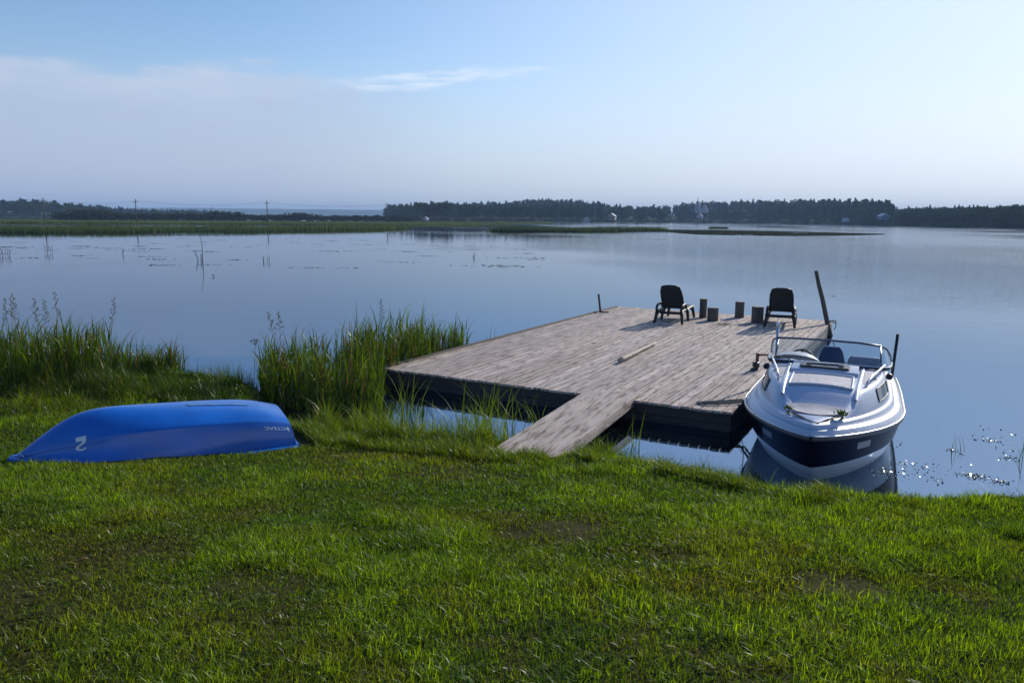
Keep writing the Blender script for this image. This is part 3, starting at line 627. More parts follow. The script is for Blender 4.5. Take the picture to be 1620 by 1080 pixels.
# stumps
for i, (px, py, rad, h, tilt, lab) in enumerate(((1113, 503, .098, .51, 0, 'tall thin log stump nearest the left lounger'), (1129, 508, .143, .335, 3, 'short leaning log stump second from the left lounger'),
                                          (1171.5, 503, .122, .43, 0, 'mid height log stump standing third from the left lounger'), (1200, 511, .152, .41, 0, 'thickest log stump right beside the right lounger'))):
    p = gz(px, py, DZ); e = empty('log_stump', (p[0], p[1]+rad*.8, DZ)); e.rotation_euler = (0, R(tilt), i*1.3); tag(e, lab, 'log stump', 'log stumps used as seats on the jetty')
    b = MB(); b.lathe([(rad*1.03, 0), (rad, .03), (rad*.98, h*.5), (rad, h-.01), (rad*.97, h)], n=22, jit=.03); b.build('trunk', M_log, e)
    b = MB(); b.lathe([(rad*.90, h), (rad*.88, h+.006)], n=22, jit=.03); b.build('cut_face', M_cut, e)
# loose pole on the deck
p0, p1 = gz(980, 575, DZ), gz(1037, 546, DZ); P0 = Vector((p0[0], p0[1], DZ+.06)); P1 = Vector((p1[0], p1[1], DZ+.05))
b = MB(); k = 12; b.tube([P0.lerp(P1, i/k)+Vector((random.uniform(-.006, .006), 0, random.uniform(-.003, .003))) for i in range(k+1)], [.042-.012*i/k+random.uniform(-.003, .003) for i in range(k+1)], 14)
tag(b.build('loose_log', M_birch), 'loose pale peeled log lying across the middle of the jetty', 'log')
# wood crumbs on the deck near the stumps
n = 260; q = np.array([gz(1145+random.gauss(0, 10), 513+random.gauss(0, 1.6), DZ+.003) for _ in range(n)])
V, F, C = blades(q, np.full(n, .01), np.full(n, .02), 1.5+3*rng.random(n), mixc((.12, .08, .04), (.05, .035, .02), rng.random(n)), 2, curl=.1)
tag(link('bark_litter', np_mesh('bark_litter', V, F, M_reed, C)), 'crumbs of bark and dirt on the boards between the stumps', 'litter', kind='stuff')

# mooring posts
B0 = jl(DW+.09, DL-.75, -.5); T0 = gy(1291, 428, B0.y+.1)
mp = empty('mooring_post', (B0.x, B0.y, 0)); tag(mp, 'tall dark wooden post leaning left at the far right corner of the jetty', 'post')
b = MB(); b.tube([Vector((.10, 0, -.5)).lerp(Vector((T0[0]-B0.x, .1, T0[2])), k/6)+Vector((.008*math.sin(k*2.1), 0, 0)) for k in range(7)], [.066, .064, .06, .058, .055, .05, .046], 10); o = b.build('shaft', M_log, mp)
b = MB(); z = .36
b.tube([(.0+.10*math.cos(a)-.02, .08*math.sin(a), z+.03*math.sin(a*2)) for a in np.linspace(0, 2*PI, 16)[:-1]], .014, 6, closed=True); b.tube([(.05, -.05, z), (.06, -.04, z-.12), (.03, -.02, z-.2)], .010, 6)
b.build('rope_loop', M_rope, mp)
b = MB(); b.tube([(-.09, 0, 1.02), (-.03, .0, 1.0), (.03, 0, 1.03)], .006, 5); b.build('nail', M_dsteel, mp)
B1 = gz(950, 494, DZ); T1 = gy(947, 465, B1[1])
b = MB(); b.tube([(B1[0]+.03, B1[1], -.4), (B1[0], B1[1], DZ), (T1[0], T1[1], T1[2])], [.035, .032, .03], 8); b.box((B1[0]+.10, B1[1]-.03, DZ+.015), (.25, .06, .03))
tag(b.build('mooring_post', M_pole), 'short thin dark stake at the far left edge of the jetty', 'post')
# bracket on the dock edge with rubber rollers, beside the motorboat
B2 = gz(1197, 585, DZ); e = empty('roller_bracket', (B2[0], B2[1], DZ)); tag(e, 'rusty red bracket post with black rollers at the jetty edge beside the motorboat', 'bracket')
b = MB(); b.box((0, 0, .14), (.045, .045, .32), bev=.004); b.box((.10, 0, .27), (.20, .03, .03), bev=.004); b.box((0, 0, -.01), (.12, .12, .012)); b.build('post', M_rust, e)
for zz, rr, xx in ((.10, .05, -.03), (-.01, .055, -.06)):
    b = MB(); b.tube([(xx-.05, -.04, zz), (xx+.05, -.04, zz)], rr, 14); o = b.build('roller', M_rubber, e)
# rope between dock and boat
q = [jl(DW-.55, .25, DZ+.02), jl(DW-.3, .42, DZ+.03), jl(DW-.02, .62, DZ+.05), Vector((3.35, 10.15, .42))]
b = MB(); b.tube(q, .016, 6); b.tube([v+Vector((.05, -.10, 0)) for v in q], .016, 6); b.tube([q[0]+Vector((-.02, 0, .0)), q[0]+Vector((.05, -.1, 0))], .016, 6)
tag(b.build('mooring_rope', M_rope), 'doubled grey rope from the near jetty corner to the motorboat', 'rope')

# ------------------------------------------------------------ motorboat
BO = Vector((3.17, 7.87, 0)); BH = R(25)
boat = empty('motorboat', BO, -BH); tag(boat, 'white open motorboat with navy stripe and wraparound windscreen moored by the jetty', 'motorboat')
# local frame: x = across (right in the photo), y = aft, z = up; origin under the tip of the bow
def hshape(x): x = np.clip(x, 0, 1); return math.sin(PI/2*x)**.76
def Sl(): return [.453*(k/26)**1.7 for k in range(27)]+[.453+.547*k/12 for k in range(1, 13)]
UE = 4.9
#        u0, B, La, z at bow, z at screen, z at stern
CV = dict(bot=(.95, .35, 2.2, -.25, -.25, -.22), chin=(.62, .80, 1.9, -.07, -.08, -.05), band=(.52, .85, 1.9, .00, .03, .05), stripe=(.26, .93, 2.0, .23, .24, .22), rail=(0, 1.0, 2.2, .60, .50, .42),
          r1=(.0, 1.0, 2.2, .645, .545, .46), r2=(.035, .965, 2.2, .695, .60, .50), r3=(.055, .93, 2.2, .705, .62, .52), r4=(.062, .905, 2.2, .69, .61, .51), r5=(.085, .885, 2.15, .735, .68, .56), r6=(.11, .85, 2.15, .755, .71, .57), r7=(.135, .815, 2.1, .745, .715, .57),
          d1=(.15, .795, 2.1, .752, .74, .58), d2=(.36, .735, 2.1, .765, .95, .64), d3=(.42, .70, 2.1, .77, .975, .65))
def CP(name, S, side=1, extra=0.):
    u0, B, La, z0, z1, z2 = CV[name]; B *= .94 if name[0] != 'd' else .97; u = u0+(UE-u0)*S; h = B*hshape((u-u0)/La)
    if S <= .453:
        t = S/.453
        z = z0+(z1-z0)*(.72*float(sst(t, .12, .38))+.28*t) if name in ('d2', 'd3') else z0+(z1-z0)*(1-(1-t)**2)
    else: z = z1+(z2-z1)*(S-.453)/.547
    if u > 3: h *= 1-.045*((u-3)/1.9)**2
    return Vector((side*h, u, z))
S_ = Sl()
def loft(names, m, name, parent, off=0., srange=None):
    b = MB(); ss = [s for s in S_ if srange is None or srange[0] <= s <= srange[1]]
    for side in (1, -1): b.grid([[CP(n, s, side) for s in ss] for n in names], True, flip=(side < 0))
    return b, b.build(name, m, parent) if m else None
_, hull = loft(['bot', 'chin', 'band', 'stripe'], M_hullw, 'hull', boat)
b, stripe = loft(['stripe', 'rail'], M_navy, 'navy_stripe', boat)
# transom
b = MB(); b.add([CP(n, 1, s) for n in ('bot', 'chin', 'band', 'stripe', 'rail', 'd3') for s in (-1, 1)], [(0, 1, 3, 2), (2, 3, 5, 4), (4, 5, 7, 6), (6, 7, 9, 8), (8, 9, 11, 10)]); b.build('transom', M_hullw, boat)
# deck moulding with stepped edge
b, _ = loft(['r1', 'r2', 'r3', 'r4', 'r5', 'r6', 'r7', 'd1', 'd2', 'd3'], None, '', None)
ssd = [s for s in S_ if s <= .454]
def deckP(f, S): p = CP('d3', S, 1); c = .035*(1-f*f)*min(1, S*6); return Vector((p.x*f, p.y-0*f, p.z+c))
b.grid([[deckP(f, s) for s in ssd] for f in np.linspace(-1, 1, 13)], True, flip=True)
def deckZ(x, y):
    S = min(.453, max(0, (y-.42)/(UE-.42))); p = CP('d3', S, 1); f = min(1, abs(x)/max(p.x, .01)); return p.z+.035*(1-f*f)*min(1, S*6)
ssc = [s for s in S_ if s >= .452]
for side in (1, -1):     # cockpit coaming
    b.grid([[CP('d3', s, side) for s in ssc], [CP('d3', s, side)+Vector((-side*.09, 0, .004)) for s in ssc], [CP('d3', s, side)+Vector((-side*.11, 0, -.03)) for s in ssc]], True, flip=(side < 0))
for side in (1, -1):     # moulded ribs on the foredeck
    pts = [(side*(.40+.05*t), .95+1.42*t) for t in np.linspace(0, 1, 12)]
    b.grid([[Vector((x+dx, y, deckZ(x, y)+dz)) for x, y in pts] for dx, dz in ((-.035, -.004), (-.02, .018), (.012, .018), (.03, -.004))], True, flip=True)
dk = b.build('deck_moulding', M_white, boat)
b = MB()
for side in (1, -1): b.tube([CP('rail', s, side)+Vector((side*.006, -.004, .022)) for s in S_], .026, 8)
b.build('rubbing_strake', M_rail, boat)
b = MB()
for side in (1, -1): b.tube([CP('rail', s, side)+Vector((side*.022, -.012, .050)) for s in S_], .009, 6)
b.build('strake_trim', M_steel, boat)
# liner: inner walls, sole, dash bulkhead, engine well
b = MB()
for side in (1, -1): b.grid([[CP('d3', s, side)+Vector((-side*.11, 0, -.03)) for s in ssc], [Vector((side*.62, CP('d3', s, side).y, .30)) for s in ssc], [Vector((0, CP('d3', s, side).y, .30)) for s in ssc]], False, flip=(side < 0))
yb = 2.47; b.add([(-.70, yb, .955), (.70, yb, .955), (.62, yb, .30), (-.62, yb, .30)], [(0, 1, 2, 3)]); b.add([(-.62, 4.6, .30), (.62, 4.6, .30), (.64, 4.6, .60), (-.64, 4.6, .60)], [(0, 1, 2, 3)])
b.build('cockpit_liner', M_cock, boat)
# foredeck panels
def panel(x0, x1, y0, y1, lift, m, name, rim=None, taper=0.):
    b = MB(); nx, ny = 6, 6
    def P(i, j, dz): 
        t = j/ny; hw = taper*(1-t); x = x0+hw+(x1-x0-2*hw)*i/nx; y = y0+(y1-y0)*t; return Vector((x, y, deckZ(x, y)+dz))
    top = [[P(i, j, lift) for i in range(nx+1)] for j in range(ny+1)]; b.grid(top, False)
    ring = [P(i, 0, lift) for i in range(nx+1)]+[P(nx, j, lift) for j in range(1, ny+1)]+[P(i, ny, lift) for i in range(nx-1, -1, -1)]+[P(0, j, lift) for j in range(ny-1, 0, -1)]
    b.grid([ring+[ring[0]], [p-Vector((0, 0, lift+.01)) for p in ring+[ring[0]]]], False)
    o = b.build(name, m, boat)
    if rim: r = MB(); r.tube([p+Vector((0, 0, .002)) for p in ring[::1]], rim, 6, closed=True); r.build('panel_rim', M_white, o)
    return o
panel(-.35, .35, 1.16, 1.76, .010, M_nonskid, 'foredeck_hatch', .016)
b = MB()
b.grid([[Vector((x, y, deckZ(x, y)+dz)) for x in np.linspace(-.40, .40, 7)] for y, dz in ((1.86, -.005), (1.865, .030), (1.90, .040), (2.10, .050), (2.36, .045), (2.38, -.01))], True)
b.build('hatch_step', M_white, boat)
for side in (-1, 1):
    b = MB(); b.grid([[Vector((side*(.47+(w-.47)*k/4), y, deckZ(side*(.47+(w-.47)*k/4), y)+.006)) for k in range(5)] for y, w in ((1.55, .50), (1.7, .55), (1.9, .585), (2.1, .61), (2.32, .63))], True, flip=side < 0); b.build('side_nonskid_pad', M_nonskid, boat)
b = MB(); rows = []
for y, w in ((.47, .05), (.54, .20), (.64, .27), (.72, .31), (.80, .34)): rows.append([Vector((w*k/4, y, deckZ(w*k/4, y)+.008)) for k in range(-4, 5)])
b.grid(rows, True); b.build('bow_nonskid_pad', M_nonskid, boat)
# framed deck window with two latches
def rr(x0, x1, y0, y1, r, n=5):
    pts = []
    for cx, cy, a0 in ((x1-r, y1-r, 0), (x0+r, y1-r, 90), (x0+r, y0+r, 180), (x1-r, y0+r, 270)):
        for k in range(n): a = R(a0+90*k/(n-1)); pts.append((cx+r*math.cos(a), cy+r*math.sin(a)))
    return pts
o1 = rr(-.30, .30, 1.93, 2.19, .07); o2 = rr(-.225, .225, 1.985, 2.155, .03); b = MB()
def dz_(x, y, l): return Vector((x, y, deckZ(x, y)+.045+l))
R0 = [dz_(x, y, -.01) for x, y in o1]; R1 = [dz_(x, y, .018) for x, y in o1]; R2 = [dz_(x*.97, 2.06+(y-2.06)*.93, .027) for x, y in o1]; R3 = [dz_(x, y, .027) for x, y in o2]; R4 = [dz_(x, y, .010) for x, y in o2]
b.grid([r+[r[0]] for r in (R0, R1, R2, R3, R4)], False, flip=True); fr = b.build('deck_window_frame', M_seatf if False else mat('dark_bronze_frame', (.035, .032, .034), .35, var=.3, vscale=20), boat)
b = MB(); b.add([dz_(x, y, .012) for x, y in o2], [tuple(range(len(o2)))]); b.build('pane', mat('tinted_deck_glass', (.10, .14, .18), .04, spec=1.), fr)
for x in (-.19, .19): b = MB(); b.box(dz_(x, 2.0, .036), (.06, .03, .018), bev=.005); b.build('latch', M_rubber, fr)
# cabin side windows (in the slope between d1 and d2), registration plates on the navy stripe
def skin(n0, n1, s0, s1, t0, t1, side, m, name, off, rim=False):
    b = MB(); rows = []
    for j in range(5):
        t = t0+(t1-t0)*j/4; rows.append([CP(n0, s, side).lerp(CP(n1, s, side), t)+Vector((side*off, -off*.4, off*.6)) for s in np.linspace(s0, s1, 9)])
    b.grid(rows, True, flip=side < 0); o = b.build(name, m, boat)
    if rim:
        ring = rows[0]+[r[-1] for r in rows[1:]]+rows[-1][-2::-1]+[r[0] for r in rows[-2:0:-1]]; r = MB(); r.tube(ring, .008, 6, closed=True); r.build('window_seal', M_rubber, o)
    return o
M_side = mat('tinted_side_glass', (.05, .07, .09), .06, spec=1.)
for s in (1, -1):
    skin('d1', 'd2', .27, .40, .2, .88, s, M_side, 'cabin_window', .004, True)
    skin('stripe', 'rail', .115, .165, .45, .75, s, mat('grey_plate', (.22, .23, .26), .5), 'name_plate', .004)
# grab rails
for s in (1, -1):
    b = MB(); pts = [(s*.50, 1.42, deckZ(s*.5, 1.42)), (s*.505, 1.46, deckZ(s*.5, 1.46)+.055), (s*.56, 1.75, deckZ(s*.5, 1.75)+.068), (s*.66, 2.25, deckZ(s*.6, 2.25)+.075), (s*.70, 2.50, 1.05)]
    b.tube(pts, .013, 8)
    for y, x in ((1.92, .59),): b.tube([(s*x, y, deckZ(s*x, y)-.01), (s*x, y, deckZ(s*x, y)+.07)], .012, 8); b.lathe([(.025, 0), (.02, .012)], (s*x, y, deckZ(s*x, y)), 10)
    b.build('grab_rail', M_steel, boat)
# cleats with a weedy mooring line across the bow
for s in (1, -1):
    c = CP('d1', .075, s); b = MB(); b.tube([c+Vector((-.05*s, -.05, .035)), c+Vector((0, 0, .045)), c+Vector((.04*s, .05, .035))], .011, 6); b.box(c+Vector((0, 0, .02)), (.03, .04, .04)); b.build('cleat', M_steel, boat)
cl, crr = CP('d1', .075, -1), CP('d1', .075, 1); tip = Vector((0, .17, .752))
b = MB(); b.tube([cl+Vector((0, 0, .05)), cl.lerp(tip, .3)+Vector((.02, 0, .02)), cl.lerp(tip, .6)+Vector((.0, .03, .012)), tip+Vector((-.02, .03, .0)), tip+Vector((.05, .02, 0)), crr.lerp(tip, .5)+Vector((0, .03, .012)), crr+Vector((0, 0, .05))], .007, 6)
b.tube([cl+Vector((.02, -.02, .04)), cl.lerp(tip, .35)+Vector((.0, -.02, .015)), cl.lerp(tip, .62)+Vector((.0, .0, .012)), tip+Vector((.04, .03, .0)), crr.lerp(tip, .4)+Vector((0, -.02, .012)), crr+Vector((.02, 0, .045))], .005, 6)
tag(b.build('bow_line', mat('dark_rope', (.03, .03, .022), .9)), 'thin dark line lying in a V between the two bow cleats of the motorboat', 'rope'); bl = bpy.data.objects['bow_line']; bl.location = boat.location; bl.rotation_euler = boat.rotation_euler
n = 90; P = []
for c, m in ((crr, 60), (cl, 30)):
    for _ in range(m): P.append(boat.location+Matrix.Rotation(-BH, 3, 'Z') @ (c+Vector((random.gauss(0, .03), random.gauss(0, .03), .05+random.random()*.02))))
V, F, C = blades(np.array(P), .02+.04*rng.random(n), .012+.01*rng.random(n), .5+1.5*rng.random(n), mixc(G_dark, G_mid, rng.random(n)), 2)
tag(link('caught_weed', np_mesh('caught_weed', V, F, M_reed, C)), 'green water weed caught on the bow cleats of the motorboat', 'weed', kind='stuff')
# windscreen
base = [(-.80, 3.25, .965), (-.785, 2.85, .985), (-.75, 2.58, 1.0), (-.66, 2.475, 1.01), (-.40, 2.43, 1.02), (0, 2.41, 1.025), (.40, 2.43, 1.02), (.66, 2.475, 1.01), (.75, 2.58, 1.0), (.785, 2.85, .985), (.80, 3.25, .965)]
top = [(-.80, 3.32, .97), (-.775, 3.10, 1.13), (-.735, 2.89, 1.235), (-.66, 2.79, 1.275), (-.38, 2.74, 1.29), (0, 2.72, 1.295), (.38, 2.74, 1.285), (.64, 2.79, 1.255), (.71, 2.89, 1.21), (.765, 3.10, 1.10), (.80, 3.32, .96)]
ws = empty('windscreen'); ws.parent = boat
b = MB(); b.grid([[Vector(p) for p in base], [Vector(p).lerp(Vector(q), .5) for p, q in zip(base, top)], [Vector(p) for p in top]], True); b.build('glass', M_glass, ws)
b = MB(); b.tube(top, .015, 8)
for i in (3, 7): b.tube([base[i], top[i]], .011, 8)
b.tube([base[0], top[0]], .012, 8); b.tube([base[-1], top[-1]], .012, 8); b.build('top_rail', mat('anodised_rail', (.12, .13, .16), .25, metal=1.), ws)
b = MB(); b.tube([Vector(p)+Vector((0, 0, -.008)) for p in base], .017, 8); b.build('base_seal', M_rubber, ws)
b = MB(); b.tube([Vector(p)+Vector((0, -.012, .012)) for p in base], .010, 6); b.build('base_trim', M_white, ws)
# helm console under a moulded cowl, wheel, seats
b = MB(); rows = []
for j in range(9):
    a = PI*j/8; rows.append([Vector((-.40+.34*math.cos(PI-a)*(1-.08*k), 2.50+.075*k, .97+.15*math.sin(a)**.75*(1-.08*abs(k-2)))) for k in range(6)])
b.grid(rows, True, flip=True); b.add([r[-1] for r in rows], [tuple(range(9))]); b.add([(-.72, 2.46, .975), (.72, 2.46, .975), (.72, 2.66, .965), (-.72, 2.66, .965)], [(0, 1, 2, 3)])
b.add([(.0, 2.66, .965), (-.72, 2.66, .965), (-.72, 2.74, .5), (.0, 2.74, .5)], [(0, 1, 2, 3)]); b.build('dashboard', M_cock, boat)
b = MB(); c = Vector((-.36, 3.02, .93)); m = rotm('X', 62); b.tube([c+m @ Vector((.17*math.cos(a), .17*math.sin(a), 0)) for a in np.linspace(0, 2*PI, 25)[:-1]], .014, 8, closed=True)
for a in (R(90), R(210), R(330)): b.tube([c, c+m @ Vector((.17*math.cos(a), .17*math.sin(a), 0))], .011, 6)
b.tube([c, c+Vector((0, -.18, -.08))], .02, 8); b.build('steering_wheel', M_rubber, boat)
def seat_back(x, y, w, zt, zb, m, name, wt=.7, hd=False):
    s = empty(name); s.parent = boat
    b = MB(); rows = []
    for j in range(7):
        t = j/6; ww = w*(1-(1-wt)*t**1.3)/2; z = zb+(zt-zb)*(1-(1-t)**1.15); ww *= (1 if j < 6 else .86)
        rows.append([Vector((x-ww, y+.10*t, z)), Vector((x-ww*.9, y+.10*t-.045, z)), Vector((x+ww*.9, y+.10*t-.045, z)), Vector((x+ww, y+.10*t, z)), Vector((x+ww*.9, y+.10*t+.045, z)), Vector((x-ww*.9, y+.10*t+.045, z)), Vector((x-ww, y+.10*t, z))])
    b.grid(rows, True); b.add(rows[-1][:6], [tuple(range(6))]); b.build('backrest', m, s)
    b = MB(); b.tube([Vector((r[0].x, r[0].y-.02, r[0].z)) for r in rows]+[Vector((r[3].x, r[3].y-.02, r[3].z)) for r in rows[::-1]], .007, 6); b.build('piping', M_white, s)
    b = MB(); b.box((x, y-.18, zb-.02), (w*1.25, .42, .12), bev=.03); b.build('cushion', m, s)
    b = MB(); b.tube([(x, y-.15, .30), (x, y-.15, zb-.06)], .04, 10); b.build('pedestal', M_steel, s)
seat_back(.02, 3.30, .46, 1.11, .62, M_seat, 'helm_seat', .52)
seat_back(.46, 3.35, .46, .985, .62, M_seatg, 'passenger_seat', .92)
b = MB(); b.box((0, 4.35, .42), (1.15, .42, .22), bev=.04); b.box((0, 4.55, .50), (1.15, .09, .16), bev=.03); b.build('rear_bench', M_seatg, boat)
for s in (1, -1):
    c = CP('d2', .46, s)+Vector((s*.05, 0, -.03)); b = MB(); b.tube([c+Vector((0, -.05, 0)), c+Vector((0, -.02, 0)), c+Vector((0, .05, 0))], [.03, .042, .04], 12); b.build('side_light', M_rubber, boat)
# pipe with a white cap by the boat's jetty side, dark pipe on the far side
P1_, P2_ = gy(1228, 562, 12.35), gy(1231, 513, 12.35)
e = empty('mooring_pipe', (P1_[0], P1_[1], 0)); tag(e, 'steel mooring pipe with rounded pale cap standing between the motorboat and jetty', 'mooring pipe')
b = MB(); b.tube([(0, 0, -.4), (P2_[0]-P1_[0], 0, P2_[2])], .021, 10); b.build('shaft', M_steel, e)
b = MB(); b.lathe([(.028, -.03), (.034, 0), (.030, .03), (.012, .048)], (P2_[0]-P1_[0], 0, P2_[2]), 12); b.build('cap', M_paint, e)
P1_, P2_ = gy(1412, 600, 12.2), gy(1420.5, 528, 12.2)
b = MB(); b.tube([(P1_[0]-.06, P1_[1], -.4), tuple(P2_)], .024, 10)
tag(b.build('mooring_pipe', M_dsteel), 'plain dark pipe leaning right in the water behind the motorboat windscreen', 'mooring pipe')
# bare twig in the water by the boat
q = gz(1176, 726); r_ = random.Random(3); b = MB(); B_ = Vector((q[0], q[1], -.05)); T_ = B_+Vector((-.06, 0, .42)); b.tube([B_, B_.lerp(T_, .5)+Vector((.02, 0, 0)), T_], [.006, .005, .002], 5)
for k in range(7): p_ = B_.lerp(T_, .3+.1*k); b.tube([p_, p_+Vector((r_.uniform(-.09, .09), 0, r_.uniform(.02, .09)))], [.004, .001], 4)
tag(b.build('bare_twig', M_stalkd), 'bare forked twig standing in the water left of the motorboat bow', 'twig')

# ------------------------------------------------------------ blue rowing boat, keel up
RL = 2.84
rb = empty('rowing_boat', (RB0[0], RB0[1], .295), math.atan2(RBD[1], RBD[0])); rb.rotation_euler = (R(3.0), R(1.6), math.atan2(RBD[1], RBD[0]))
tag(rb, 'blue plastic rowing boat lying upside down on the grass with a white number 2', 'rowing boat')
ip = np.interp
def rbs(t):   # station: gunwale half beam, chine half beam, chine z, keel z, bottom half width
    bg = ip(t, [0, .03, .08, .16, .3, .45, .65, .85, 1], [.015, .12, .22, .34, .48, .56, .60, .58, .53])
    bc = ip(t, [0, .03, .08, .16, .3, .45, .65, .85, 1], [.01, .07, .14, .24, .37, .44, .485, .48, .44])
    zc = ip(t, [0, .03, .08, .16, .3, .45, .65, .85, 1], [.04, .07, .13, .20, .285, .335, .365, .37, .34])
    zk = ip(t, [0, .03, .08, .12, .16, .22, .28, .35, .65, .82, .92, 1], [.05, .125, .245, .335, .415, .495, .525, .528, .482, .455, .42, .34])
    zc = min(zc, zk-.004); return bg, bc, zc, zk
def smooth_st(t):
    a = np.array([rbs(min(1, max(0, t+d))) for d in (-.035, -.015, 0, .015, .035)]); return a.mean(0) if .035 < t < .965 else np.array(rbs(t))
def rb_sec(t, w):
    """w 0 gunwale .. .5 chine .. 1 keel"""
    bg, bc, zc, zk = smooth_st(t); zg = .055
    if w < .5:
        k = w/.5; y = bg+(bc-bg)*k-.022*math.sin(k*PI); z = zg+(zc-zg)*k
    else:
        k = (w-.5)/.5; y = bc*(1-k); z = zc+(zk-zc)*math.sin(k*PI/2)**.8 + .0
    a = w*PI/2; mx_ = .72*float(sst(t, .15, .95)); ye = (bg*.93)*max(0, math.cos(a))**.55; ze = zg+(zk-zg)*math.sin(a)**.62
    y = y*(1-mx_)+ye*mx_; z = z*(1-mx_)+ze*mx_
    x = RL*t + (.0 if t < .9 else 0) - (.10*(1-z/.5) if False else 0)
    x = x - .12*(z/.47)**1.5*(sst(t, .6, 1.0))          # raked transom
    return x, y, z
ts = np.concatenate([np.linspace(0, .3, 26), np.linspace(.3, 1, 30)[1:]]); wsx = np.concatenate([np.linspace(0, .44, 7), [.48, .5, .53], np.linspace(.58, 1, 9)])
b = MB()
for s in (1, -1): b.grid([[Vector((x, s*y, z)) for x, y, z in (rb_sec(t, w) for t in ts)] for w in wsx], True, flip=s > 0)
tr = [rb_sec(1, w) for w in wsx]; b.add([(x, -y, z) for x, y, z in tr]+[(x, y, z) for x, y, z in tr[::-1]], [tuple(range(2*len(tr)))])
hb = b.build('hull', M_blue, rb)
b = MB()
for s in (1, -1):
    rows = []
    for dy, dz in ((-.006, .010), (.012, .012), (.050, .006), (.058, -.004), (.054, -.050), (.046, -.055)):
        rows.append([Vector((RL*t-(.02 if t == 0 else 0)*(dy > 0)*2, s*(smooth_st(t)[0]+dy), .055+dz)) for t in ts])
    b.grid(rows, True, flip=s > 0)
b.box((RL+.01, 0, .04), (.05, 1.06, .055), bev=.012); b.box((-.02, 0, .032), (.09, .10, .055), bev=.02)
gf = b.build('gunwale_flange', M_blue, rb)
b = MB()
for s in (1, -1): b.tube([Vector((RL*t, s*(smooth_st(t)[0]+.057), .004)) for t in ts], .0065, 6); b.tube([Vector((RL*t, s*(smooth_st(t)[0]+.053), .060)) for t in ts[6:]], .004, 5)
b.build('edge_highlight', mat('pale_edge_highlight', (.16, .30, .55), .3, var=.5, vscale=6), gf)  # thin pale tubes: the bright glint along the flange put in as colour
b = MB(); kp = [rb_sec(t, 1) for t in np.linspace(.60, .86, 12)]
b.grid([[Vector((x, dy, z+dz)) for x, _, z in kp] for dy, dz in ((-.035, -.01), (-.03, .009), (.03, .009), (.035, -.01))], False, flip=True); x, _, z = kp[-1]; b.add([(x, -.035, z-.02), (x, .035, z-.02), (x, .03, z+.009), (x, -.03, z+.009)], [(0, 1, 2, 3)]); b.build('keel_strip', mat('worn_keel_strip', (.10, .22, .42), .4, var=.5, vscale=10), rb)
b = MB(); b.tube([(.05, -.04, .12), (.10, -.10, .085)], .006, 6); b.build('bow_eye', M_steel, rb)
def hull_text(txt, size, t0, w0, flip, name, bold=.0, thick_x=1.0):
    """lettering laid on the near side of the upturned hull (it reads upside down)"""
    cu = bpy.data.curves.new('t', 'FONT'); cu.body = txt; cu.size = size; cu.offset = bold; cu.resolution_u = 4
    to = bpy.data.objects.new('t', cu); COL.objects.link(to); bpy.context.view_layer.update()
    me = bpy.data.meshes.new_from_object(to.evaluated_get(bpy.context.evaluated_depsgraph_get())); bpy.data.objects.remove(to)
    put(me, t0, w0, name, thick_x)
def put(me, t0, w0, name, kx=1.0):
    import bmesh
    bm = bmesh.new(); bm.from_mesh(me); bmesh.ops.triangulate(bm, faces=bm.faces); bmesh.ops.subdivide_edges(bm, edges=[e for e in bm.edges if e.calc_length() > .03], cuts=2)
    for v in bm.verts:
        gx, gy_ = -v.co.x*kx, -v.co.y                      # rotated half a turn
        t = t0+gx/RL; w = w0+gy_/.62
        x, y, z = rb_sec(t, max(.02, w)); v.co = Vector((x, -y-.004, z+.001))
    bm.to_mesh(me); bm.free(); me.materials.clear(); me.materials.append(M_paint); return link(name, me, rb)
path = [(-.050, .040), (-.046, .062), (-.020, .080), (.012, .080), (.040, .064), (.046, .036), (.034, .006), (.004, -.026), (-.030, -.054), (-.052, -.072)]
wd_ = [.010, .013, .015, .016, .019, .020, .019, .017, .015, .012]; vs = []; fs = []
for i, (px, py) in enumerate(path):
    q0, q1 = Vector(path[max(0, i-1)]), Vector(path[min(len(path)-1, i+1)]); t_ = (q1-q0).normalized(); n_ = Vector((-t_.y, t_.x)); vs += [(px+n_.x*wd_[i], py+n_.y*wd_[i], 0), (px-n_.x*wd_[i], py-n_.y*wd_[i], 0)]
    if i: fs.append((2*i-2, 2*i-1, 2*i+1, 2*i))
k_ = len(vs); vs += [(-.060, -.066, 0), (.058, -.066, 0), (.058, -.098, 0), (-.060, -.098, 0)]; fs.append((k_, k_+1, k_+2, k_+3))
me = bpy.data.meshes.new('number_two'); me.from_pydata(vs, [], fs); 
for v in me.vertices: v.co *= .82
put(me, .222, .43, 'number_two')
hull_text('CTEAC', .062, .975, .36, True, 'lettering', .0012, 1.25)
me = bpy.data.meshes.new('emblem'); me.from_pydata([(-.0, .045, 0), (.028, 0, 0), (0, -.045, 0), (-.012, 0, 0)], [], [(0, 1, 2, 3)]); put(me, .985, .32, 'diamond_emblem')

# pale stone by the right bank
q = gz(1592, 824, .1); b = MB()
import bmesh
bm = bmesh.new(); bmesh.ops.create_icosphere(bm, subdivisions=3, radius=1)
for v in bm.verts: v.co *= 1+.25*(vn(v.co.x*2+5, v.co.y*2+v.co.z*1.7, 1.)-.5); v.co = Vector((v.co.x*.085, v.co.y*.05, v.co.z*.03))
me = bpy.data.meshes.new('stone'); bm.to_mesh(me); bm.free(); me.materials.append(M_stone)
for p_ in me.polygons: p_.use_smooth = True
o = link('stone', me); o.location = (q[0], q[1], float(ground_z(q[0], q[1]))+.07); o.rotation_euler = (0, .1, -.5); tag(o, 'pale smooth stone in the grass by the water at the right edge', 'stone')

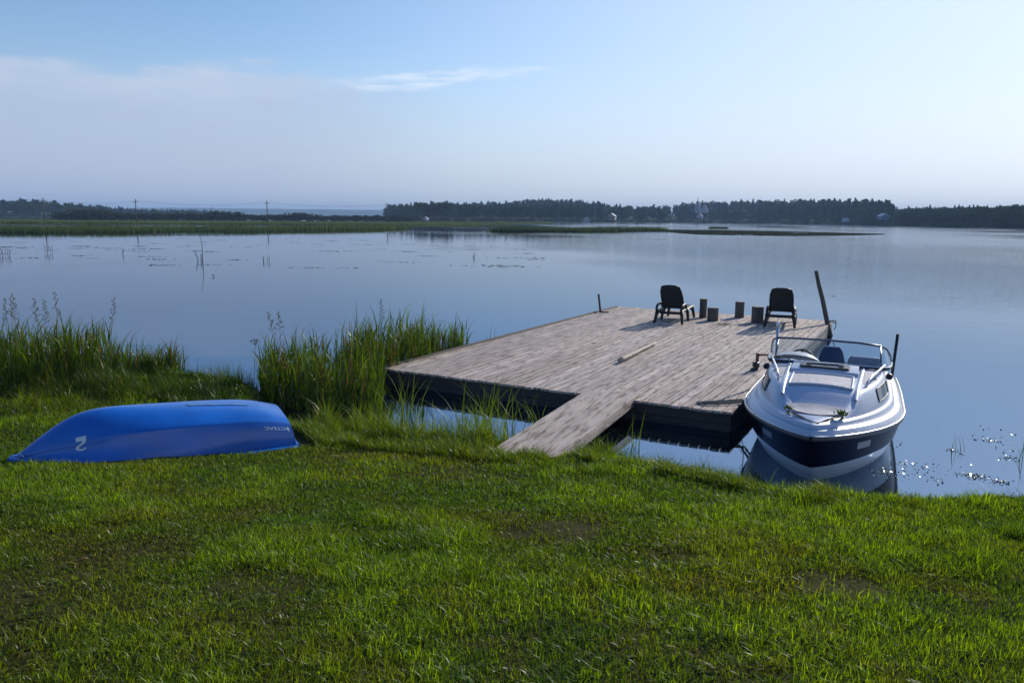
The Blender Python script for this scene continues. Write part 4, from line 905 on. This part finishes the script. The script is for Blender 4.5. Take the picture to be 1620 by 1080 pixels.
# ------------------------------------------------------------ marsh
def flat_poly(name, poly, z, m): me = bpy.data.meshes.new(name); me.from_pydata([(p[0], p[1], z) for p in poly], [], [tuple(range(len(poly)))]); me.materials.append(m); return link(name, me)
def edge_pts(line, n, depth):
    L = np.array(line, float); seg = np.linalg.norm(np.diff(L, axis=0), axis=1); c = np.r_[0, np.cumsum(seg)]; s = rng.random(n)*c[-1]
    x = np.interp(s, c, L[:, 0]); y = np.interp(s, c, L[:, 1]); return x+rng.normal(0, depth*.25, n), y+depth*rng.random(n)
def marsh(name, poly, line, hi, n_edge, n_in, label, w=.10, depth=6., c1=(.040, .068, .020), c2=(.080, .112, .030)):
    o = flat_poly('marsh_ground', poly, .06, M_marshg); tag(o, kind='structure')
    x, y = edge_pts(line, n_edge, depth); x2, y2 = scatter(n_in, poly); x = np.r_[x, x2]; y = np.r_[y, y2]; n = len(x)
    h = hi*(.55+.5*rng.random(n))*(.75+.5*fbm(x, y, .07, 5)); h[n_edge:] *= .5; c = mixc(c1, c2, np.clip(fbm(x, y, .05, 9)*1.3-.2+.3*(rng.random(n)-.5), 0, 1))
    V, F, C = blades(np.c_[x, y, np.zeros(n)], h, w*(.6+rng.random(n))*(y/140)**.5, .1+.4*rng.random(n), c, 2, face=rng.normal(0, .6, n))
    tag(link(name, np_mesh(name, V, F, M_marsh, C)), label, 'reeds', kind='stuff')
e1_ = [(-260, 92), (-150, 104), (-77, 116), (-60, 128), (-50, 142), (-38, 165), (-28, 189)]
marsh('marsh_reeds', e1_+[(-40, 212), (-100, 176), (-300, 150)], e1_, 1.05, 26000, 30000, 'front band of green marsh reeds along the far side of the calm water at left', .11)
e2_ = [(-420, 175), (-250, 215), (-110, 246), (-62, 262), (-36, 285), (-14, 330), (0, 400), (20, 462)]
marsh('marsh_reeds', e2_+[(5, 470), (-70, 440), (-130, 410), (-330, 340), (-520, 300)], e2_, .85, 22000, 60000, 'rear band of pale green marsh behind the front reeds, running to the tree clump', .16, 10., (.06, .09, .025), (.11, .145, .04))
e3_ = [(-4, 166), (4, 165), (14, 169), (24, 180), (37, 189)]
marsh('marsh_reeds', e3_+[(36.5, 193), (22, 186), (12, 176), (3, 173), (-4, 172)], e3_, 1.25, 5000, 1500, 'narrow low island of green reeds in the middle of the lake', .12, 3.)
p = gz(1137, 362); marsh('marsh_reeds', [(p[0]-2.6, p[1]-1), (p[0]+3, p[1]-1), (p[0]+2.4, p[1]+3), (p[0]-2, p[1]+3)], [(p[0]-2.6, p[1]), (p[0]+3, p[1])], .95, 260, 120, 'tiny tuft of reeds alone on the open water right of the reed island', .16, 2.)
mt = []
for q_ in ((1040, 366), (1100, 371), (1200, 373.2), (1320, 373), (1395, 371.5), (1400, 370.5), (1330, 368.5), (1230, 366), (1150, 364.5), (1060, 363.5)): p = gz(*q_); mt.append((p[0], p[1]))
n = 26000; x, y = scatter(n*2, mt); k = fbm(x, y, .16, 77) > .36; x, y = x[k], y[k]; n = len(x)
V, F, C = blades(np.c_[x, y, np.full(n, .0)], .06+.10*rng.random(n), .25+.35*rng.random(n), .6+rng.random(n), mixc((.018, .02, .012), (.04, .045, .02), rng.random(n)), 2, face=rng.normal(0, .5, n))
tag(link('floating_weed', np_mesh('floating_weed', V, F, M_marsh, C)), 'long dark low mat of floating weed right of the reed island', 'water weed', kind='stuff')

# ------------------------------------------------------------ trees
def crown_pts(kind, n, r):
    """leaf clump centres for a tree of height 1"""
    if kind == 'conifer':
        t = r.random(n)**.8; z = .12+.88*t; rad = .19*(1-t)**.85*(.55+.45*np.abs(np.sin(z*34)))+.008; a = r.random(n)*2*PI; q = rad*np.sqrt(r.random(n)*.8+.2)
        return np.c_[q*np.cos(a), q*np.sin(a), z-.06*q/.19]
    if kind == 'pine':
        t = r.random(n); z = .45+.52*t; rad = .20*np.sqrt(np.clip(1-((z-.68)/.33)**2, 0, 1))*(.6+.4*r.random(n)); a = r.random(n)*2*PI; return np.c_[rad*np.cos(a), rad*np.sin(a), z]
    lob = [(r.normal(0, .13), r.normal(0, .13), r.uniform(.33, .84), r.uniform(.10, .20)) for _ in range(11 if kind == 'broad' else 8)]
    out = []
    for i in range(n):
        c = lob[i % len(lob)]; v = r.normal(size=3); v /= np.linalg.norm(v); s = c[3]*(.55+.45*r.random())*(1-.35*max(0, c[2]-.6)); out.append((c[0]+v[0]*s*(1.15 if kind == 'broad' else .7), c[1]+v[1]*s*(1.15 if kind == 'broad' else .7), max(.10, c[2]+v[2]*s)))
    return np.array(out)
def leaf_faces(P, size, r, col):
    n = len(P); a = r.normal(size=(n, 3)); a /= np.linalg.norm(a, axis=1)[:, None]; b_ = np.cross(a, r.normal(size=(n, 3))); b_ /= np.linalg.norm(b_, axis=1)[:, None]
    s = size*(.6+.8*r.random(n))[:, None]; V = np.stack([P-a*s, P+b_*s*.6, P+a*s, P-b_*s*.6], 1).reshape(-1, 3)
    return V, np.arange(4*n).reshape(n, 4), np.repeat(col, 4, 0)
PROTO = {}
def proto(kind, k):
    r = np.random.default_rng(k*17+len(kind)); n = dict(conifer=420, pine=300, broad=620, slim=480, bush=300)[kind]
    P = crown_pts(kind if kind not in ('bush', 'slim') else ('broad' if kind == 'bush' else 'slim'), n, r)
    if kind == 'bush': P[:, 2] = np.abs(P[:, 2]-.30)*1.25; P[:, :2] *= 1.9
    g = dict(conifer=(.022, .040, .018), pine=(.028, .045, .018), broad=(.040, .068, .020), slim=(.045, .072, .024), bush=(.04, .06, .018))[kind]
    c = np.array(g)[None]*(.6+.8*r.random(n))[:, None]
    V, F, C = leaf_faces(P, dict(conifer=.035, pine=.04, broad=.040, slim=.036, bush=.07)[kind], r, c)
    PROTO[kind, k] = (V, F, C); cm = np_mesh('crown', V, [F], M_tree, C)
    b = MB(); b.tube([(0, 0, -.03), (.005, 0, .3), (0, .006, .6), (0, 0, .88)], [.017, .013, .009, .003], 6)
    rr_ = random.Random(k)
    for i in range(6): a = rr_.uniform(0, 6.3); z = .3+.08*i; b.tube([(0, 0, z), (.09*math.cos(a), .09*math.sin(a), z+.09)], [.006, .002], 4)
    t = b.build('trunk', M_bark); tm = t.data; bpy.data.objects.remove(t); return cm, tm
MESH = {(kd, k): proto(kd, k) for kd in ('conifer', 'pine', 'broad', 'slim', 'bush') for k in range(3)}
def tree(kind, k, loc, h, wid, label, group, name=None):
    nm = name or dict(conifer='spruce_tree', pine='pine_tree', broad='broadleaf_tree', slim='birch_tree', bush='bush')[kind]
    e = empty(nm, loc, random.uniform(0, 6.28)); e.scale = (h*wid, h*wid, h); tag(e, label, 'bush' if kind == 'bush' else 'tree', group)
    link('crown', MESH[kind, k][0], e); link('trunk', MESH[kind, k][1], e)

SK = np.array([  # photo column, distance of shore, distance of crest, skyline row
 (-500, 900, 1300, 314), (-200, 800, 1150, 316), (0, 700, 1050, 318.5), (60, 700, 1050, 320), (120, 720, 1050, 325), (200, 750, 1050, 328), (300, 800, 1100, 333), (340, 820, 1200, 338), (600, 820, 1100, 338), (640, 600, 950, 333), (700, 575, 1000, 325), (760, 590, 1050, 322),
 (860, 620, 1100, 317), (940, 640, 1000, 320), (962, 660, 900, 327), (1050, 720, 950, 326), (1080, 780, 980, 322), (1110, 800, 1000, 320), (1180, 760, 950, 317.5), (1385, 590, 780, 317.5), (1402, 570, 680, 326), (1450, 525, 620, 330), (1500, 500, 580, 329), (1530, 485, 560, 325.5), (1580, 462, 540, 326), (1600, 455, 530, 333), (1620, 448, 520, 331), (1750, 430, 520, 324), (2200, 420, 520, 318), (3200, 450, 600, 318)])
def azof(u): return math.atan((u-810)/1215.)
SKA = np.array([azof(u) for u in SK[:, 0]])
SKH = np.array([max(1.0 if 100 < u < 345 else 3.5, gy(u, v, d*math.cos(azof(u)))[2]-12.5) for u, _, d, v in SK])
def hill_z(az, d):
    ds = np.interp(az, SKA, SK[:, 1]); dc = np.interp(az, SKA, SK[:, 2]); h = np.interp(az, SKA, SKH)
    return .5*sst(d, ds-2, ds+6) + h*sst(d, ds+10, dc) - .6*(1-sst(d, ds-8, ds))
azs = np.linspace(SKA[0], SKA[-1], 260); rows = []
for k, f in enumerate((0, .01, .03, .1, .3, .5, .7, .85, 1.0, 1.2, 2.0, 5.0, 30.0)):
    ds = np.interp(azs, SKA, SK[:, 1]); dc = np.interp(azs, SKA, SK[:, 2]); dd = ds-10+(dc-ds+10)*f; z = hill_z(azs, dd); rows.append(np.c_[np.sin(azs)*dd, np.cos(azs)*dd, z])
b = MB(); b.grid([[tuple(p) for p in r_] for r_ in rows], True, flip=False); tag(b.build('hills', M_far), kind='structure')
def forest():
    V = []; F = []; C = []; o = 0; N = 2300; cnt = 0
    while cnt < N:
        az = random.uniform(SKA[1], SKA[-2]) if random.random() < .25 else random.uniform(azof(-30), azof(1660)); u = 810+1215*math.tan(az)
        if 335 < u < 612: continue
        ds = float(np.interp(az, SKA, SK[:, 1])); dc = float(np.interp(az, SKA, SK[:, 2])); d = ds+12+(dc*1.03-ds-12)*(random.random()**.7)
        if 970 < u < 1090 and random.random() < .35: continue
        zb = float(hill_z(az, d)); kd = random.choices(('conifer', 'pine', 'broad', 'slim'), (.42, .15, .3, .13) if u < 1400 else (.15, .08, .6, .17))[0]; k = random.randrange(3)
        v, f, c = PROTO[kd, k]; step = 3 if d > 850 else 2
        f = f[::step] if d > 700 else f; used = f.ravel(); v2 = v[used].copy(); a = random.uniform(0, 6.28); ca, sa = math.cos(a), math.sin(a)
        h = random.uniform(9.5, 14.0)*(1.0 if kd != 'conifer' else 1.08)*(.72 if u > 1400 else 1-.42*float(sst(u, 60, 260)) if u < 340 else 1); wd = 1.15 if kd == 'conifer' else 1.25
        if step > 1 and d > 700: cen = v2.reshape(-1, 4, 3).mean(1).repeat(4, 0); v2 = cen+(v2-cen)*1.55
        x = (v2[:, 0]*ca-v2[:, 1]*sa)*h*wd; y = (v2[:, 0]*sa+v2[:, 1]*ca)*h*wd
        V.append(np.c_[x+math.sin(az)*d, y+math.cos(az)*d, v2[:, 2]*h+zb-.3]); C.append(c[used]*random.uniform(.7, 1.25)); F.append(np.arange(len(v2)).reshape(-1, 4)+o); o += len(v2); cnt += 1
    for _ in range(520):      # undergrowth along the water's edge
        u = random.uniform(600, 1680) if random.random() < .8 else random.uniform(-40, 340); az = azof(u); ds = float(np.interp(az, SKA, SK[:, 1])); d = ds+random.uniform(3, 14)
        v, f, c = PROTO['bush', random.randrange(3)]; v2 = v.reshape(-1, 4, 3)[::3].reshape(-1, 3); c2 = c.reshape(-1, 4, 3)[::3].reshape(-1, 3); cen = v2.reshape(-1, 4, 3).mean(1).repeat(4, 0); v2 = cen+(v2-cen)*1.6
        h = random.uniform(1.6, 3.2); V.append(np.c_[v2[:, 0]*h*1.7+math.sin(az)*d, v2[:, 1]*h+math.cos(az)*d, v2[:, 2]*h+.1]); C.append(c2); F.append(np.arange(len(v2)).reshape(-1, 4)+o); o += len(v2)
    tag(link('forest', np_mesh('forest', np.concatenate(V), [np.concatenate(F)], M_tree, np.concatenate(C))), 'dense dark mixed forest covering the low hills across the lake', 'forest', kind='stuff')
forest()
# distant ridge
b = MB(); rows = []
aa = np.linspace(azof(-700), azof(1900), 240)
top_ = 14+26*sst(np.degrees(aa), -40, -20)*(1-sst(np.degrees(aa), -4, 12)) + 7*(fbm(np.degrees(aa), aa*0, .16, 4)-.5)+2.5*(vn(np.degrees(aa), aa*0, 2.5, 8)-.5)
for d, k in ((3900, 0), (4100, .55), (4400, 1.0), (4900, .8), (5600, .1)): rows.append([(math.sin(a)*d, math.cos(a)*d, t*k) for a, t in zip(aa, top_)])
b.grid(rows, True); tag(b.build('hills', M_far), kind='structure')
# tree clump in front (individual trees)
G1 = 'trees in the clump on the spit across the lake'
spec = []
for u in np.arange(668, 715, 6.0): spec.append((u, 560, random.uniform(13.5, 15.5), 'slim' if random.random() < .6 else 'broad'))
for u in np.arange(722, 922, 7.2): spec.append((u+random.uniform(-2, 2), random.uniform(570, 620), random.uniform(10.0, 12.8), random.choice(('broad', 'broad', 'slim'))))
for u, h, kd in ((942, 9, 'broad'), (950, 7, 'broad'), (962, 6, 'bush'), (982, 7.5, 'broad'), (1003, 9.0, 'broad'), (1012, 8.0, 'broad'), (1024, 7.5, 'slim'), (1032, 8.5, 'slim'), (1040, 8.8, 'broad'), (1047, 7.5, 'slim')): spec.append((u, 640, h, kd))
WH = lambda u: 'the left end' if u < 716 else 'the left half' if u < 800 else 'the middle' if u < 870 else 'the right half' if u < 925 else 'the thin right end'
for i, (u, d, h, kd) in enumerate(spec):
    az = azof(u); x, y = math.sin(az)*d, math.cos(az)*d
    tree(kd, i % 3, (x, y, .3), h, 1.05 if kd != 'bush' else 1, {'slim': 'slender dark birch', 'broad': 'rounded dark leafy tree', 'bush': 'low dark bush'}[kd]+' at '+WH(u)+' of the tree clump behind the marsh', G1+', '+WH(u))
# trees standing along the right shore
G2 = 'trees along the right shore'
for i in range(56):
    u = 1060+ (1640-1060)*(i+random.random())/56; az = azof(u); ds = float(np.interp(az, SKA, SK[:, 1])); d = ds+random.uniform(7, 16)
    kd = random.choices(('broad', 'slim', 'conifer', 'bush'), (.5, .2, .1, .2))[0]; h = random.uniform(6, 9.5) if kd != 'bush' else random.uniform(3, 4.5)
    if u > 1420: h *= 1.1
    wz = 'below the church' if u < 1180 else 'in the middle stretch' if u < 1400 else 'toward the right edge'
    tree(kd, i % 3, (math.sin(az)*d, math.cos(az)*d, .3), h, 1.2 if kd != 'bush' else 1, {'broad': 'rounded leafy tree', 'slim': 'slender birch', 'conifer': 'dark spruce', 'bush': 'low bush'}[kd]+' at the water line of the right shore '+wz, G2+' '+wz)
# big rounded crowns that make the skyline on the right
for i, (u, v, hh) in enumerate(((1462, 327, 11), (1505, 328, 11), (1522, 326, 12), (1545, 324.5, 13), (1560, 325, 13), (1572, 327, 12), (1590, 334, 9), (1611, 330.5, 12), (1618, 333, 11), (1488, 331, 9), (1432, 331, 10), (1440, 328.5, 11), (1415, 326, 12))):
    az = azof(u); d = float(np.interp(az, SKA, SK[:, 2]))-10; P = gy(u, v, d*math.cos(az)); h = min(P[2]-.5, hh+3); tree('conifer' if i in (9, 10, 11, 12) else 'broad', i % 3, (P[0], P[1], P[2]-h), h, 1.3, ('pointed spruce' if i > 8 else 'broad rounded tree crown')+' on the skyline of the right shore', 'skyline trees of the right shore '+('(spruces)' if i > 8 else '(broad crowns)'))
# bushes along the back of the marsh
for i in range(96):
    u = 100+ (650-100)*(i+random.random()*.8)/96; az = azof(u); d = float(np.interp(u, [100, 400, 650], [400, 430, 455])); big = 130 < u < 160 or 340 < u < 372 or 465 < u < 480
    h = random.uniform(3.6, 5.0) if not big else random.uniform(5.4, 6.6)
    tree('bush', i % 3, (math.sin(az)*d, math.cos(az)*d, .0), h, 1.5, ('taller dark willow bush' if big else 'low dark willow bush')+' in the row at the back of the marsh', 'willow bushes at the back of the marsh'+(' (taller)' if big else ''))

# ------------------------------------------------------------ power poles and wires
tops = []
for i, (u, vt, d, lab) in enumerate(((68, 313.5, 330, 'wooden power pole standing leftmost behind the marsh'), (214, 315.5, 335, 'wooden power pole second from the left behind the marsh'), (335, 328, 620, 'small far power pole between the second and fourth poles'), (422, 318, 350, 'wooden power pole alone in front of the blue ridge'), (612, 321.5, 385, 'wooden power pole just left of the tree clump'))):
    az = azof(u); T = gy(u, vt, d*math.cos(az)); e = empty('power_pole', (T[0], T[1], 0)); tag(e, lab, 'power pole', 'power poles behind the marsh'); h = T[2]
    b = MB(); b.tube([(0, 0, -.5), (0, 0, h)], [.24, .17], 8); b.build('shaft', M_pole, e)
    b = MB(); b.box((0, 0, h-1.0), (1.9, .16, .16), rotm('Z', 12)); b.build('crossarm', M_pole, e)
    for x in (-.85, 0, .85): b = MB(); b.lathe([(.07, 0), (.10, .1), (.05, .3)], (x, 0, h-.9 if x else h), 8); b.build('insulator', M_dsteel, e)
    if i != 2: tops.append(Vector((T[0], T[1], h-.7)))
tops = [gy(-260, 311, 330)] + tops + [gy(760, 326, 420)]
for a, c, lab in zip(tops[:-1], tops[1:], ('power wires from the left edge to the first pole', 'power wires between the first and second poles', 'power wires between the second and fourth poles', 'power wires from the lone pole to the one by the trees', 'power wires from the last pole into the trees')):
    a, c = Vector(a), Vector(c); b = MB()
    for dx in (-.85, 0, .85):
        b.tube([a.lerp(c, t)+Vector((dx, 0, .35*(dx == 0)-1.3*4*t*(1-t))) for t in np.linspace(0, 1, 14)], .012, 4)
    tag(b.build('power_wires', M_dsteel), lab, 'power wires')

# ------------------------------------------------------------ church and houses
def gable(b, w, l, h, rh, z=0):
    b.add([(-w/2, -l/2, z), (w/2, -l/2, z), (w/2, l/2, z), (-w/2, l/2, z), (-w/2, -l/2, z+h), (w/2, -l/2, z+h), (w/2, l/2, z+h), (-w/2, l/2, z+h), (0, -l/2, z+h+rh), (0, l/2, z+h+rh)], [(0, 1, 5, 8, 4), (1, 2, 6, 5), (2, 3, 7, 9, 6), (3, 0, 4, 7)])
def groof(b, w, l, h, rh, o=.4, t=.25):
    for s in (-1, 1): b.add([(0, -l/2-o, h+rh+.03), (0, l/2+o, h+rh+.03), (s*(w/2+o), l/2+o, h-o*rh/(w/2)+.03), (s*(w/2+o), -l/2-o, h-o*rh/(w/2)+.03), (0, -l/2-o, h+rh+t), (0, l/2+o, h+rh+t), (s*(w/2+o), l/2+o, h-o*rh/(w/2)+t), (s*(w/2+o), -l/2-o, h-o*rh/(w/2)+t)], [(0, 1, 2, 3), (4, 5, 6, 7), (0, 4, 7, 3), (1, 5, 6, 2), (3, 7, 6, 2)])
az = azof(1100); D = 800*math.cos(az); T = gy(1100, 312, D); Bz = gy(1100, 337, D)[2]; e = empty('church', (T[0], T[1]-12, Bz)); e.rotation_euler = (0, 0, -.3)
tag(e, 'white church with a tall bell tower and thin spire among the trees', 'church'); th = T[2]-Bz
b = MB(); b.box((0, 0, th*.28), (4.6, 4.6, th*.56)); b.box((0, 0, th*.61), (3.4, 3.4, th*.12)); b.build('bell_tower', M_housew, e)
b = MB(); b.lathe([(1.9, th*.67), (1.5, th*.70), (.5, th*.74), (.28, th*.85), (.08, th*1.0)], n=10); b.build('spire', M_dsteel, e)
b = MB(); b.box((6.2, 0, th*.14), (7.5, 5.5, th*.28)); b.lathe([(2.2, th*.28), (2.2, th*.36), (1.9, th*.42), (1.0, th*.47), (.2, th*.50)], (6.5, 0, 0), 14); b.build('nave', M_housew, e)
for z in (.2, .42): b = MB(); b.box((0, -2.32, th*z), (1.1, .1, 2.2)); b.build('window', M_glassd, e)
for i, (u, v, d, w, wallc, lab) in enumerate(((1107, 343, 770, 5, M_housew, 'white house just below the church'), (1397, 344, 560, 4.6, mat('blue_grey_wall', (.10, .15, .22), .8), 'blue grey house with a pale roof among the right shore trees'), (1338, 348, 615, 3, M_housew, 'tiny white hut by the water on the right shore'),
        (674, 345, 540, 2.4, M_housew, 'small white shed at the foot of the tree clump'), (928, 348, 630, 4, M_housew, 'low white house in the gap right of the tree clump'), (1055, 340, 760, 4, M_housew, 'white house on the slope left of the church'), (968, 345, 640, 6, mat('timber_wall', (.2, .16, .12), .8), 'brown timber house right of the gap in the trees'))):
    az = azof(u); P = gy(u, v, d*math.cos(az)); x, y = P[0], P[1]; z = max(.2, P[2]-1.5)
    e = empty('house', (x, y, z), .3*(i % 3)-.3); tag(e, lab, 'house')
    hh = w*.5; b = MB(); gable(b, w, w*1.3, hh, w*.35, 0); b.build('wall', wallc, e); b = MB(); groof(b, w, w*1.3, hh, w*.35); b.build('roof', M_roof, e)
    for sx in (-.25, .25): b = MB(); b.box((sx*w, -w*.65-.03, hh*.55), (w*.15, .06, w*.2)); b.build('window', M_glassd, e)
# ------------------------------------------------------------ air
b = MB(); b.box((0, 0, 35), (14500, 14500, 90)); hz = b.build('haze', None) if False else None
me = bpy.data.meshes.new('haze'); me.from_pydata(b.v, [], b.f); hm = bpy.data.materials.new('haze_air'); hm.use_nodes = True; nt = hm.node_tree; nt.nodes.clear()
pv = nt.nodes.new('ShaderNodeVolumePrincipled'); pv.inputs['Color'].default_value = (.40, .60, .88, 1); pv.inputs['Density'].default_value = .00025; pv.inputs['Anisotropy'].default_value = 0.0
ou = nt.nodes.new('ShaderNodeOutputMaterial'); nt.links.new(pv.outputs[0], ou.inputs['Volume']); me.materials.append(hm); tag(link('haze', me), 'thin blue haze over the lake and hills', 'haze', kind='stuff')
print('objects', len(bpy.data.objects))
